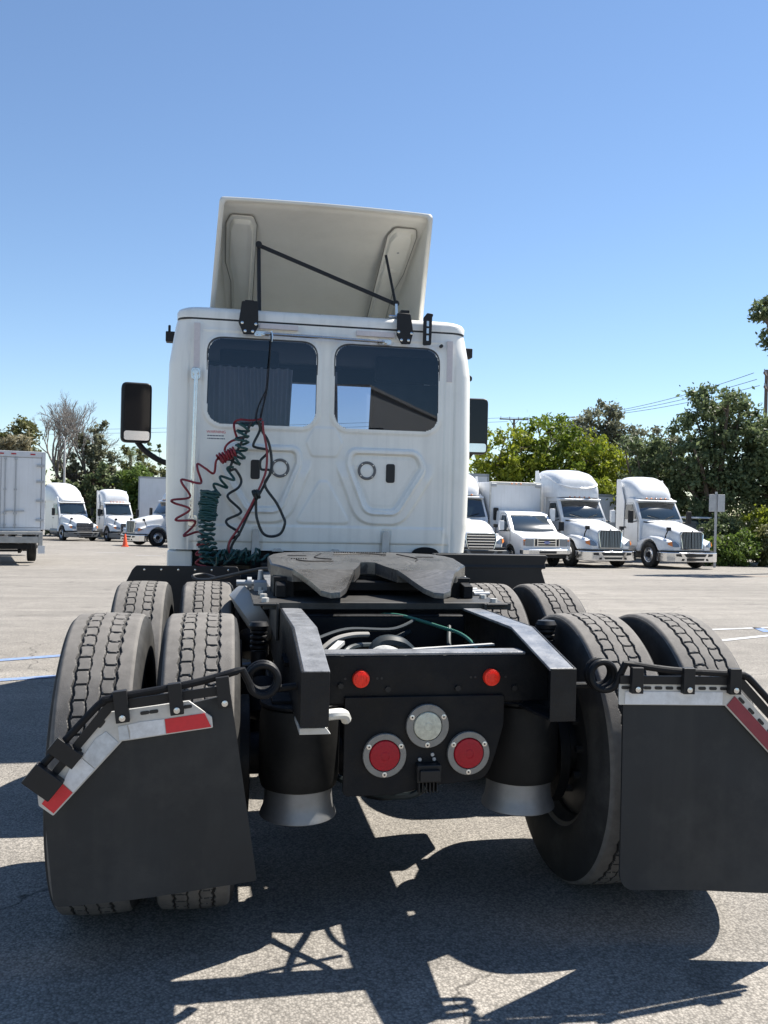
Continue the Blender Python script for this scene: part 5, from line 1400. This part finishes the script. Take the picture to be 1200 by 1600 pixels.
b.add(ws + [(x, y + .1, z) for x, y, z in ws], [(0, 1, 4, 5), (1, 2, 3, 4)] + [(i, (i + 1) % 6, 6 + (i + 1) % 6, 6 + i) for i in range(6)])
b.build('windscreen', BGLASS, van, smooth=60)
for sx in (-1, 1):
    side_poly(van, None, sx, rpoly([(.10, 1.32), (.95, 1.30), (.95, 1.92), (.62, 1.92)], .05, 3), WV0, WV1, ZV0, ZV1, BGLASS, 'door_window', .008)
    b = MB(); b.tube([(sx * 1.0, -.0, .60), (sx * 1.0, .0, 1.25), (sx * .88, .58, 1.98), (sx * .88, 1.05, 1.98), (sx * 1.0, 1.08, 1.25), (sx * 1.0, 1.08, .60)], .007, 4); b.build('door_seam', GASK, van)
    MB().box(sx * .99, sx * 1.012, .90, 1.0, 1.12, 1.16).build('handle', BLKPL, van)
    hl = MB().prism(rrect(min(sx * .56, sx * .88), max(sx * .56, sx * .88), .80, 1.08, .03), 'y', -1.068, -.98).build('headlight', HLENS, van, bevel=.01)
    MB().box(min(sx * .89, sx * .97), max(sx * .89, sx * .97), -1.05, -.95, .82, 1.04).build('turn_signal', AMBER, hl)
    m_ = MB().prism(rrect(sx * 1.30 - .10, sx * 1.30 + .10, 1.36, 1.72, .04), 'y', .10, .20).build('mirror', BLKPL if sx > 0 else WHITE2, van, bevel=.02)
    MB().tube([(sx * .97, .32, 1.32), (sx * 1.28, .16, 1.40)], .022, 6).build('mirror_arm', BLKPL, m_)
    front_wheel(van, sx * .88, 0, sx, scale=.76)
    front_wheel(van, sx * .88, 4.0, sx, scale=.76)
gv = MB().prism(rrect(-.54, .54, .78, 1.10, .03), 'y', -1.075, -1.0).build('grille', CHROME, van, bevel=.01)
b = MB()
for x0, x1, z0, z1 in ((-.36, .36, 1.00, 1.06), (-.36, .36, .91, .97), (-.36, .36, .82, .88), (-.50, -.41, .81, 1.07), (.41, .50, .81, 1.07)): b.box(x0, x1, -1.082, -1.07, z0, z1)
b.build('grille_opening', GASK, gv)
b = MB(); V = [(.13 * math.cos(2 * math.pi * i / 24), -1.090, .94 + .055 * math.sin(2 * math.pi * i / 24)) for i in range(24)]
b.prism([(p[0], p[2]) for p in V], 'y', -1.100, -1.083); bd = b.build('badge', mat('badge_blue', (0.02, 0.06, 0.32), .3, coat=.5), gv)
text_part('Ford', .085, (0, -1.102, .935), mat('badge_white', (.8, .8, .82), .4), bd)
bm_ = MB().prism(rpoly([(-1.02, -.85), (-1.0, -1.12), (-.8, -1.18), (.8, -1.18), (1.0, -1.12), (1.02, -.85)], .03, 3), 'z', .50, .68).build('bumper', CHROME, van, bevel=.03, seg=3)
MB().box(-.36, .36, -1.187, -1.17, .53, .62).build('bumper_opening', GASK, bm_)
MB().box(-.9, .9, -1.0, -.7, .36, .52).build('air_dam', BLKPL, van)
bx = MB().box(-1.13, 1.13, 1.55, 6.2, .78, 3.24).build('cargo_box', BOXW, van, bevel=.04)
b = MB(); b.box(-1.14, 1.14, 1.53, 1.70, 3.13, 3.255); b.box(-1.145, -1.09, 1.52, 1.64, .78, 3.15); b.box(1.09, 1.145, 1.52, 1.64, .78, 3.15)
b.build('corner_trim', STEEL, bx, bevel=.02)
b = MB()
for sx in (-1, 1): b.box(sx * 1.0 - .13, sx * 1.0 + .13, 1.50, 1.60, 3.05, 3.20)
b.build('corner_cap', GALV, bx, bevel=.03)
b = MB()
for i in range(-1, 2): b.ellipsoid((i * .2, 1.52, 3.19), (.05, .02, .02), 8, 6)
b.build('clearance_light', AMBER, bx)
MB().box(-.4, .4, -.5, 6.0, .46, .66).build('chassis', BLACK, van)

# box truck seen from behind at the left edge
bt = thing('box_truck', 'white box truck showing its rear doors and tail lift at the left edge', 'truck', (-7.42, 26.0, gz(26.0)), R_(13.5))
zb0 = 1.12; zt0 = 3.52
MB().box(-1.27, 1.27, .03, 7.0, zb0, zt0).build('cargo_box', BOXW, bt, bevel=.015)
b = MB()
for x0, x1 in ((-1.28, -1.17), (1.17, 1.28)): b.box(x0, x1, -.03, .05, zb0 - .02, zt0 + .02)
b.box(-1.168, 1.168, -.032, .05, zt0 - .16, zt0 + .02); b.box(-1.168, 1.168, -.03, .05, zb0 - .06, zb0 + .04)
fr_ = b.build('rear_frame', mat('frame_light_grey', (0.55, 0.56, 0.58), .45, metal=.2, var=.08), bt, bevel=.01)
for x in (-.8, 0, .35, .9): MB().box(x - .07, x + .07, -.045, -.03, zt0 - .09, zt0 - .05).build('clearance_light', REDL, fr_)
for sx in (-1, 1):
    d_ = MB().box(min(sx * .012, sx * 1.155), max(sx * .012, sx * 1.155), -.012, .03, zb0 + .05, zt0 - .18).build('rear_door', BOXW, bt, bevel=.012)
    b = MB()
    for x in (.12, .42): b.tube([(sx * x, -.045, zb0 + .02), (sx * x, -.045, zt0 - .14)], .017, 8)
    b.build('lock_rod', GALV, d_)
    b = MB()
    for x in (.12, .42): 
        b.bar((sx * x, -.06, zb0 + .55), (sx * (x + .26), -.07, zb0 + .57), .03, .04); b.box(sx * x - .05, sx * x + .05, -.06, -.013, zb0 + .45, zb0 + .52)
        for z in (zb0 + .1, zb0 + 1.2, zt0 - .25): b.box(sx * x - .04, sx * x + .04, -.06, -.013, z, z + .05)
    b.build('lock_handle', GALV, d_, kind='stuff')
    for z in (zb0 + .25, zb0 + .85, zb0 + 1.45, zt0 - .45): MB().box(min(sx * 1.02, sx * 1.24), max(sx * 1.02, sx * 1.24), -.06, -.013, z, z + .07).build('hinge', GALV, d_)
b = MB(); b.box(-1.22, 1.22, -.42, -.04, .96, 1.05); b.box(-1.15, 1.15, -.40, -.34, .70, .90); b.box(-1.22, -1.1, -.42, -.04, .55, 1.0); b.box(1.1, 1.22, -.42, -.04, .55, 1.0)
b.build('tail_lift', mat('lift_steel', (0.33, 0.33, 0.32), .45, metal=.4, var=.15), bt, bevel=.012)
b = MB(); b.box(-.9, .9, -.2, .6, .50, .66); b.bar((.75, -.1, .70), (.55, .2, .40), .09, .12); b.bar((-.75, -.1, .70), (-.55, .2, .40), .09, .12); b.box(-.6, .6, -.1, .1, .42, .48); b.box(-.45, -.35, 0, 7.5, .72, 1.0); b.box(.35, .45, 0, 7.5, .72, 1.0)
b.build('lift_frame', BLACK, bt, bevel=.01)
for sx in (-1, 1):
    MB().box(sx * 1.18 - .10, sx * 1.18 + .10, -.46, -.44, .38, .62).build('mud_flap', mat('flap_white', (.6, .6, .6), .5), bt)
    front_wheel(bt, sx * .98, 1.8, sx); front_wheel(bt, sx * .98, 7.9, sx)
MB().box(-1.1, 1.1, 7.1, 8.9, .7, 2.6).build('cab', WHITE2, bt, bevel=.15, seg=3)

# box bodies standing farther back
def trailer(label, x, y, w, l, z1, rz, z0=1.0):
    t = thing('box_trailer', label, 'trailer', (x, y, gz(y)), rz)
    body = MB().box(-w / 2, w / 2, 0, l, z0, z1).build('cargo_box', BOXW, t, bevel=.05)
    b = MB()
    for sx in (-1, 1): b.box(sx * w / 2 - .05, sx * w / 2 + .05, -.02, .06, z0, z1 + .02)
    b.box(-w / 2, w / 2, -.02, .06, z1 - .12, z1 + .02); b.build('edge_trim', GALV, body)
    b = MB(); b.box(-.45, .45, .2, l - .2, .7, z0 - .002); b.build('chassis', BLACK, t)
    for sx in (-1, 1): front_wheel(t, sx * .95, l - 1.2, sx)
    return t
trailer('tall white box body behind the van, beside the cab edge', 10.9, 38.5, 2.5, 8, 4.05, R_(10))
trailer('low grey box body between the two upright grille trucks', 18.2, 39.5, 2.4, 6, 3.25, R_(6))
trailer('white box body behind the turned truck on the left', -5.9, 68.0, 2.5, 8, 4.9, R_(4))

# hatch roofed utility vehicle and dark car by the trees
uv = thing('utility_vehicle', 'small vehicle with pale flat roof under the trees behind the sign post', 'vehicle', (21.6, 34.6, gz(34.6)), R_(20))
cab_block(uv, None, [(-1.2, .5), (-1.25, 1.1), (-.5, 1.25), (.1, 1.95), (1.6, 2.0), (1.7, .5)], .85, .75, 1.2, 2.0, mat('dark_green_paint', (.03, .05, .045), .4), 'body', .06)
MB().box(-.82, .82, -.1, 1.75, 2.03, 2.12).build('roof_panel', BOXW, uv, bevel=.03)
for sx in (-1, 1):
    for y in (-.7, 1.1): front_wheel(uv, sx * .78, y, sx, scale=.62)
    side_poly(uv, None, sx, [(-.3, 1.3), (1.4, 1.3), (1.4, 1.85), (.15, 1.85)], .85, .75, 1.2, 2.0, BGLASS, 'side_window', .006)
car = thing('parked_car', 'dark car half hidden by shrubs at the right edge', 'car', (28.8, 43.5, gz(43.5)), R_(70))
cab_block(car, None, [(-2.1, .35), (-2.15, .75), (-1.9, .92), (-1.0, 1.0), (-.3, 1.5), (.9, 1.55), (1.7, 1.1), (2.1, 1.0), (2.15, .4)], .9, .7, .95, 1.55, mat('dark_car_paint', (.03, .05, .06), .3, coat=.6), 'body', .08)
for sx in (-1, 1):
    for y in (-1.35, 1.35): front_wheel(car, sx * .82, y, sx, scale=.62)
    side_poly(car, None, sx, [(-.75, 1.05), (1.3, 1.05), (.85, 1.45), (-.25, 1.45)], .9, .7, .95, 1.55, BGLASS, 'side_window', .006)

# traffic cone
tc_ = thing('traffic_cone', 'orange traffic cone standing in front of the turned white truck', 'cone', (-5.95, 47.4, gz(47.4)))
MB().prism(rrect(-.19, .19, -.19, .19, .03), 'z', 0, .04).build('base', ORANGE, tc_, bevel=.008)
MB().lathe([(.15, .04), (.135, .10), (.045, .68), (.03, .71), (.0001, .71)], (0, 0, 0), (0, 0, 1), 20).build('cone_body', ORANGE, tc_)

# sign post with boxes, seen from behind
sp = thing('sign_post', 'grey steel sign post with the back of a sign, beside the last truck', 'sign', (18.9, 29.6, gz(29.6)), R_(-20))
MB().box(-.045, .045, -.03, .03, 0, 3.05).build('post', GALV, sp, bevel=.006)
MB().box(-.28, .0, -.06, -.035, 2.25, 2.95).build('sign_panel', GALV, sp, bevel=.01)
MB().box(.05, .32, -.10, .02, 2.25, 2.95).build('sign_box', mat('sign_back_grey', (.42, .43, .44), .5, metal=.3, var=.1), sp, bevel=.01)
# lamp standard far left
lp = thing('lamp_post', 'slim pale lamp standard in front of the bare tree', 'lamp post', (-12.4, 66.0, gz(66)))
MB().cyl((0, 0, 0), (0, 0, 7.4), .10, .06, 12).build('pole', mat('pale_pole', (.5, .48, .45), .6), lp)
b = MB(); b.bar((0, 0, 7.3), (.0, -.9, 7.5), .05, .06); b.box(-.12, .12, -1.4, -.8, 7.44, 7.56); b.build('lamp_head', GALV, lp, bevel=.01)

# utility poles and wires
def upole(label, x, y, top, arms, rz):
    t = thing('utility_pole', label, 'utility pole', (x, y, gz(y)), rz)
    h = top - gz(y)
    MB().cyl((0, 0, 0), (0, 0, h), .17, .11, 12).build('pole', WOOD, t)
    for dz, L in arms:
        a = MB().box(-L / 2, L / 2, -.06, .06, h - dz - .06, h - dz + .06).build('crossarm', WOOD, t, bevel=.01)
        for i in range(4):
            x_ = -L / 2 + .12 + i * (L - .24) / 3
            MB().lathe([(.03, 0), (.05, .04), (.03, .10), (.045, .15), (.02, .22)], (x_, 0, h - dz + .06), (0, 0, 1), 10).build('insulator', GALV, a)
    b = MB(); b.bar((-.5, 0, h - arms[0][0] - .02), (0, 0, h - arms[0][0] - .6), .04, .05); b.bar((.5, 0, h - arms[0][0] - .02), (0, 0, h - arms[0][0] - .6), .04, .05); b.build('brace', WOOD, t)
    return t
upole('wooden utility pole with crossarm above the yellow green trees', 28.66, 83.5, 10.85, [(.0, 3.0)], R_(-8))
upole('wooden utility pole at the right edge above the dark tree', 35.9, 51.7, 11.5, [(.4, 2.8), (1.3, 2.2)], R_(50))
def wire(a, c, sag, label):
    pts = []
    for i in range(25):
        t = i / 24; p = Vector(a).lerp(Vector(c), t); p.z -= sag * 4 * t * (1 - t); pts.append(p)
    tag(MB().tube(pts, .022, 4).build('overhead_wire', mat('wire_dark', (.10, .10, .11), .6)), label, 'wire', 'overhead wires')
for i in range(3):
    wire((34.6 + .9 * i, 51.2 + 1.0 * i, 11.15 - .25 * i), (29.9 - 1.0 * i, 83.4, 11.0), .9, ['top overhead wire running left from the right hand pole', 'middle overhead wire running left from the right hand pole', 'lowest overhead wire running left from the right hand pole'][i])
wire((-60, 131, 10.2), (28.0, 83.6, 11.0), .5, 'upper long overhead wire crossing behind the left door mirror')
wire((-60, 131, 9.6), (28.0, 83.6, 10.6), .5, 'lower long overhead wire crossing behind the left door mirror')

# building and lamp behind the camera, mirrored in the rear window
wb = thing('warehouse_building', 'beige warehouse mirrored in the right rear window', 'building', (0, 0, 0))
bwm = mat('beige_stucco', (.52, .47, .42), .85, var=.06, vscale=1.0, bump=.1, bscale=8)
wallp = [(7.6, -42.0), (15.8, -58.0), (9, -64), (5.0, -42.8)]
MB().prism(wallp, 'z', 0, 8.5).build('wall', bwm, wb)
MB().prism([(x * 1.0, y) for x, y in [(7.75, -41.85), (16.0, -58.1), (8.9, -64.2), (4.9, -42.6)]], 'z', 8.5, 8.7).build('parapet', bwm, wb)
MB().prism([(5.6, -42.75), (7.0, -42.3), (7.0, -42.05), (5.6, -42.5)], 'z', 0, 3.6).build('dock_door', GALV, wb)
sl = thing('street_lamp', 'dark street lamp mirrored in the right rear window', 'street lamp', (4.9, -27.0, 0))
MB().cyl((0, 0, 0), (0, 0, 4.6), .08, .06, 10).build('pole', BLACK, sl)
b = MB(); b.bar((0, 0, 4.6), (.75, 0, 4.7), .07, .07); b.box(.4, 1.0, -.15, .15, 4.62, 4.76); b.build('lamp_head', BLACK, sl)

# ------------------------------------------------------------------ trees
def crown_mesh(blobs, n, size, seed, clump=0.42, leaf_aspect=1.7, per=55):
    r = np.random.default_rng(seed)
    vol = np.array([b_[3] * b_[4] * b_[5] for b_ in blobs]) ** 0.75; vol /= vol.sum()
    P = []
    for (cx, cy, cz, rx, ry, rz), w in zip(blobs, vol):
        m = max(per, int(n * w)); nc = max(3, m // per)
        d = r.normal(size=(nc, 3)); d /= np.linalg.norm(d, axis=1)[:, None]
        rad = r.uniform(0.25, 1.0, nc) ** 0.45
        # uneven outline
        rad *= 1 + 0.20 * np.sin(d[:, 0] * 5 + seed) * np.sin(d[:, 2] * 6 + 1.3 * seed)
        C_ = np.array([cx, cy, cz]) + d * rad[:, None] * np.array([rx, ry, rz])
        cs = clump * r.uniform(.5, 1.4, nc)
        k_ = r.integers(0, nc, m)
        q = r.normal(size=(m, 3)) * cs[k_][:, None] * np.array([1, 1, .7]) * 0.55
        P.append(C_[k_] + q)
    P = np.concatenate(P); m = len(P)
    a = r.normal(size=(m, 3)); a /= np.linalg.norm(a, axis=1)[:, None]
    t = r.normal(size=(m, 3)); b_ = np.cross(a, t); b_ /= np.linalg.norm(b_, axis=1)[:, None]
    s = size * r.uniform(.6, 1.35, m)[:, None]
    a *= s * leaf_aspect / 2; b_ *= s / 2
    V = np.stack([P - a, P + b_ * .9, P + a, P - b_ * .9], 1).reshape(-1, 3)
    F = np.arange(m * 4).reshape(-1, 4)
    return np_mesh('crown', V, F)

def tree(name, label, x, y, blobs, n, size, leaf, seed, trunk=.22, group=None, cat='tree', clump=.42, bark=None, trunk_top=None, aspect=1.7):
    """blobs: (dx, dy, height of centre above ground, rx, ry, rz)"""
    z0 = gz(y)
    t = thing(name, label, cat, (x, y, z0), 0, group)
    me = crown_mesh(blobs, n, size, seed, clump, aspect)
    me.materials.append(leaf)
    o = bpy.data.objects.new('crown', me); COL.objects.link(o); o.parent = t
    r = random.Random(seed); b = MB()
    if trunk > 0:
        top = max(blobs, key=lambda q: q[2])
        fork = Vector((r.uniform(-.2, .2), r.uniform(-.2, .2), min(q[2] for q in blobs) * .55 + .3))
        b.tube(cr([(0, 0, -.1), (fork.x * .5, fork.y * .5, fork.z * .5), fork], 5), [trunk * (1.25 - .45 * i / 10) for i in range(11)], 9)
        for q in blobs:
            c = Vector(q[:3])
            for k_ in range(2):
                e = c + Vector((r.uniform(-.6, .6) * q[3], r.uniform(-.6, .6) * q[4], r.uniform(-.1, .75) * q[5]))
                mid = fork.lerp(e, .5) + Vector((r.uniform(-.3, .3), r.uniform(-.3, .3), r.uniform(0, .5)))
                pts = cr([fork, mid, e], 5)
                b.tube(pts, [trunk * .55 * (1 - .85 * i / 10) for i in range(11)], 6)
                for j in range(3):
                    s0 = pts[r.randint(4, 10)]; e2 = s0 + Vector((r.uniform(-.5, .5) * q[3], r.uniform(-.5, .5) * q[4], r.uniform(0, .6) * q[5]))
                    b.tube([s0, s0.lerp(e2, .5) + Vector((0, 0, .1)), e2], [trunk * .18, trunk * .12, trunk * .05], 5)
        b.build('trunk', bark or BARK, t)
    return t

YEL = leafmat('yellow_green_leaves', (.12, .16, .012), (.30, .33, .035), .45)
MIDG = leafmat('mid_green_leaves', (.06, .105, .022), (.15, .21, .04), .4)
DARKG = leafmat('dark_green_leaves', (.068, .098, .044), (.185, .225, .105), .4)
GREYG = leafmat('grey_green_leaves', (.105, .115, .075), (.23, .235, .15), .4)
OLIVE = leafmat('olive_leaves', (.085, .095, .035), (.20, .20, .08), .35)
PALE = leafmat('pale_frond_leaves', (.22, .20, .12), (.38, .34, .22), .3)
BRN = leafmat('brown_twig_leaves', (.09, .065, .045), (.17, .13, .09), .1)
GR = 'trees behind the parked trucks'
tree('leafy_tree', 'bright yellow green tree next to the right door mirror', 15.2, 45.3, [(0, 0, 5.6, 2.0, 1.8, 1.7), (-.9, .3, 4.2, 1.5, 1.5, 1.4), (1.0, 0, 4.3, 1.6, 1.6, 1.5), (0, 0, 3.0, 2.2, 1.8, 1.2)], 9000, .15, YEL, 1, group=GR)
tree('leafy_tree', 'round green tree rising above the tall fairing truck', 18.0, 46.0, [(0, 0, 6.6, 1.9, 1.8, 1.6), (-1.0, 0, 5.4, 1.8, 1.6, 1.5), (1.3, 0, 5.4, 2.0, 1.8, 1.6), (.2, 0, 4.0, 2.6, 1.8, 1.6), (0, 0, 2.6, 2.4, 1.8, 1.2)], 12000, .15, leafmat('lime_leaves', (.07, .12, .013), (.20, .25, .03), .42), 2, group=GR)
tree('leafy_tree', 'broad yellow green tree between the two upright grille trucks', 21.3, 46.2, [(-.5, 0, 5.6, 2.0, 1.8, 1.5), (1.2, 0, 4.8, 1.8, 1.7, 1.6), (-1.2, 0, 4.0, 1.9, 1.7, 1.5), (.6, 0, 3.4, 2.4, 1.8, 1.5), (2.2, 0, 3.3, 1.3, 1.3, 1.3)], 11000, .15, YEL, 3, group=GR)
tree('leafy_shrub', 'small bright shrub between the two fairings', 18.9, 40.5, [(0, 0, 2.9, .95, .9, 1.1), (.2, 0, 1.9, 1.0, .9, .9)], 3200, .13, YEL, 4, trunk=.06, group=GR, cat='shrub', clump=.3)
tree('tall_tree', 'tall open grey green tree behind the yellow green ones', 31.0, 68.0, [(-1.5, 0, 10.0, 1.9, 1.6, 1.3), (.6, 0, 11.0, 1.9, 1.6, 1.5), (2.2, 0, 9.6, 1.6, 1.6, 1.4), (-3.4, 0, 8.8, 1.3, 1.3, 1.0), (.5, 0, 8.4, 2.8, 1.8, 1.4), (0, 0, 6.2, 3.0, 2, 1.8)], 11000, .19, GREYG, 5, trunk=.3, group=GR, clump=.5)
tree('tall_tree', 'dense grey green tree beside the tall open one', 31.9, 60.0, [(0, 0, 7.8, 1.9, 1.7, 1.7), (1.4, 0, 6.2, 2.2, 1.8, 1.8), (-1.0, 0, 5.6, 2.2, 1.8, 1.8), (.4, 0, 3.5, 3.0, 2.0, 1.8)], 11000, .17, GREYG, 6, trunk=.28, group=GR)
tree('dark_tree', 'large dark green tree behind the sign post', 22.9, 36.6, [(.2, 0, 7.9, 1.35, 1.3, 1.0), (1.1, 0, 7.3, 1.2, 1.2, .9), (-.5, 0, 6.5, 1.6, 1.5, 1.1), (1.0, 0, 5.9, 1.9, 1.6, 1.2), (-1.0, 0, 5.0, 1.7, 1.5, 1.2), (.8, 0, 4.4, 2.2, 1.7, 1.3), (-.8, 0, 3.3, 1.9, 1.6, 1.2), (1.2, 0, 2.8, 2.1, 1.6, 1.2)], 20000, .13, DARKG, 7, trunk=.3, group=GR, clump=.36)
tree('dark_tree', 'dark green tree leaning left behind the last truck', 20.9, 38.6, [(-.3, 0, 5.5, 1.0, .9, .6), (-1.2, 0, 5.9, .7, .6, .35), (.6, 0, 4.9, 1.6, 1.4, 1.1), (0, 0, 3.9, 1.9, 1.5, 1.1), (.2, 0, 2.6, 2.0, 1.5, 1.2)], 11000, .13, DARKG, 8, trunk=.2, group=GR, clump=.34)
tree('dark_tree', 'dark green tree at the right edge of the picture', 25.6, 35.4, [(0, 0, 6.2, 1.9, 1.6, 1.2), (.6, 0, 5.0, 2.0, 1.6, 1.4), (-.8, 0, 4.0, 1.8, 1.6, 1.3), (.8, 0, 3.2, 2.2, 1.6, 1.4)], 13000, .13, DARKG, 9, trunk=.28, group=GR, clump=.36)
tree('pine_tree', 'overhanging tree branch cut by the top right edge', 18.95, 25.2, [(-1.05, 0, 9.25, .62, .6, .32), (-.4, 0, 9.5, .9, .7, .5), (-.75, 0, 8.35, .42, .5, .28), (-.6, 0, 7.95, .38, .4, .22), (.6, 0, 8.8, 1.3, 1.1, 1.6)], 6500, .085, DARKG, 10, trunk=.2, clump=.2, aspect=2.6)
for i, (x, y, bl, lf, lb) in enumerate([
    (19.75, 31.4, [(0, 0, .55, .75, .7, .6), (.5, 0, .75, .6, .6, .6)], MIDG, 'low green shrub right of the sign post'),
    (21.05, 31.2, [(0, 0, .6, .8, .7, .6), (.4, .2, .9, .7, .6, .6)], MIDG, 'green shrub at the foot of the dark tree trunk'),
    (22.4, 31.0, [(0, 0, .6, .8, .7, .6), (.2, .2, 1.2, .6, .6, .7)], OLIVE, 'olive shrub at the right edge of the lot'),
    (23.3, 32.6, [(0, 0, 1.2, 1.0, .8, .9), (-.5, 0, 1.9, .7, .6, .6)], YEL, 'sunlit yellow green shrub at the right edge'),
    (21.3, 33.3, [(0, 0, 1.4, 1.0, .8, .9), (.3, 0, .7, 1.1, .8, .7)], DARKG, 'dark shrub behind the green shrub by the tree trunk')]):
    tree('leafy_shrub', lb, x, y, bl, 4200, .095, lf, 30 + i, trunk=.05, group='shrubs at the lot edge', cat='shrub', clump=.22)
# tall hedge closing the view under the crowns
def hedge(label, x0, y0, x1, y1, h, n, leaf, seed, size=.16):
    L = math.hypot(x1 - x0, y1 - y0); m = max(2, int(L / 1.5)); bl = []
    r = random.Random(seed)
    for i in range(m):
        t = (i + .5) / m; yy_ = y0 + (y1 - y0) * t
        hh = h * r.uniform(.82, 1.15)
        bl.append(((x1 - x0) * t, (y1 - y0) * t, hh * .5 + (gz(yy_) - gz(y0)), L / m * .75, 1.0, hh * .55))
    return tree('hedge', label, x0, y0, bl, n, size, leaf, seed, trunk=.05, cat='hedge', clump=.35)
hedge('dark hedge behind the trucks on the right', 8.5, 51.5, 27.5, 45.5, 3.6, 26000, DARKG, 40, .17)
hedge('dark hedge behind the utility vehicle on the far right', 22.0, 41.5, 36.0, 40.0, 3.2, 15000, DARKG, 41, .17)
hedge('dark green hedge behind the parked trucks on the left', -18.0, 76.5, 2.0, 73.0, 5.4, 24000, DARKG, 42, .22)
hedge('olive hedge rising behind the dark one on the left', -16.0, 80.5, 2.0, 77.0, 7.0, 17000, OLIVE, 43, .24)

# bare trees on the left
def bare_tree(label, x, y, h, seed, spread=.62, levels=6):
    t = thing('bare_tree', label, 'tree', (x, y, gz(y)), 0, 'bare trees on the left')
    r = random.Random(seed); tr = MB(); tw = MB()
    def grow(p, d, L, rad, lv):
        q = p + d * L * .5 + Vector((r.uniform(-.06, .06), r.uniform(-.06, .06), 0)) * L; e = p + d * L
        tgt = tr if lv >= levels - 2 else tw
        tgt.tube([p, q, e], [rad, rad * .86, rad * .72], 7 if lv >= levels - 2 else 4, caps=False)
        if lv == 0: return
        k_ = 3 if lv >= levels - 1 else r.choice((2, 3, 3))
        for i in range(k_):
            a = r.uniform(0, 2 * math.pi); s = spread * r.uniform(.55, 1.15)
            o = d.orthogonal().normalized(); w = d.cross(o)
            nd = (d + (o * math.cos(a) + w * math.sin(a)) * s + Vector((0, 0, .12))).normalized()
            st = e if i < 2 else p.lerp(e, r.uniform(.55, .9))
            grow(st, nd, L * r.uniform(.62, .82), rad * .66, lv - 1)
    grow(Vector((0, 0, 0)), Vector((.02, 0, 1)).normalized(), h * .29, h * .017, levels)
    tr.build('trunk', BARKG, t); tw.build('branches', BARKG, t, smooth=0)
    return t
bare_tree('tall bare tree standing behind the sleeper truck', -15.0, 80.0, 13.6, 4, .60, 7)
bare_tree('smaller bare tree right of the tall bare one', -12.2, 79.0, 12.2, 8, .50, 7)
tree('leafy_tree', 'thin leafy tree mixed with the smaller bare tree', -11.9, 78.0, [(0, 0, 8.0, 1.6, 1.4, 2.0), (-.6, 0, 6.0, 2.2, 1.6, 1.8), (.8, 0, 4.6, 2.2, 1.6, 1.8)], 6000, .2, GREYG, 50, trunk=.16)
tree('brown_shrub', 'brownish leafless scrub around the bare trunks', -14.2, 77.0, [(0, 0, 3.6, 2.2, 1.4, 1.8), (2.6, 0, 4.0, 1.8, 1.4, 1.8)], 4000, .16, BRN, 51, trunk=.08, cat='shrub')
tree('leafy_tree', 'grey green tree behind the box truck on the left', -18.4, 73.0, [(0, 0, 7.0, 1.8, 1.6, 1.6), (1.6, 0, 8.4, 1.5, 1.4, 1.2), (-1.2, 0, 5.5, 2.0, 1.6, 1.6), (1.4, 0, 5.6, 2.0, 1.6, 1.8)], 8000, .19, OLIVE, 52, trunk=.2)
tree('palm_tree', 'pale dry tree over the box truck at the left edge', -17.0, 70.0, [(.1, 0, 7.4, 1.5, .8, .35), (-1.2, 0, 6.9, 1.1, .8, .4), (1.2, 0, 6.5, .9, .7, .6), (.6, 0, 5.2, .35, .35, 1.5)], 2600, .14, PALE, 53, trunk=.16, aspect=4.5, clump=.35)
tree('leafy_shrub', 'round green bush under the left door mirror', -7.6, 72.0, [(0, 0, 4.6, 1.5, 1.3, 1.4), (.2, 0, 3.2, 1.7, 1.4, 1.4)], 5000, .17, MIDG, 54, trunk=.1, cat='shrub')
def palm(label, x, y, h, seed):
    t = thing('palm_tree', label, 'tree', (x, y, gz(y)), 0, 'palms on the left')
    MB().tube([(0, 0, 0), (.1, 0, h * .5), (.0, 0, h)], [.25, .18, .16], 8).build('trunk', BARK, t)
    r = random.Random(seed); b = MB()
    for i in range(34):
        a = r.uniform(0, 6.28); e = r.uniform(-.9, 1.1); L = r.uniform(1.3, 1.9)
        d = Vector((math.cos(a) * math.cos(e), math.sin(a) * math.cos(e), math.sin(e)))
        side = d.cross(Vector((0, 0, 1))).normalized()
        P = [Vector((0, 0, h)) + d * L * s + Vector((0, 0, -.75 * s * s * L * .5)) for s in (0, .35, .7, 1)]
        for s in range(9):
            q = s / 8; c = P[0].lerp(P[3], q) + Vector((0, 0, .25 * math.sin(q * 3.1)))
            for sd_ in (-1, 1):
                tip = c + side * sd_ * .42 * (1 - .5 * q) + d * .25 + Vector((0, 0, -.15))
                b.add([c, c + d * .10, tip], [(0, 1, 2)])
    b.build('fronds', DARKG, t, smooth=0, fix=False)
palm('fan palm just left below the door mirror', -10.7, 96.0, 8.6, 1)
palm('second fan palm below the door mirror, nearer the cab', -9.6, 98.5, 8.8, 2)
def cypress(label, x, y, h, seed):
    tree('cypress_tree', label, x, y, [(0, 0, h * .25, .55, .55, h * .25), (0, 0, h * .55, .42, .42, h * .25), (0, 0, h * .82, .22, .22, h * .2)], 1800, .18, DARKG, seed, trunk=.1, clump=.2, group='cypresses on the left')
cypress('slim cypress spire nearest the left mirror arm', -9.3, 101, 11.2, 60)
cypress('slim cypress spire touching the cab edge', -8.1, 101, 11.0, 61)
cypress('short cypress spire left of the mirror arm', -10.6, 106, 10.0, 62)
cypress('cypress spire left of the fan palms', -13.6, 100, 8.2, 63)
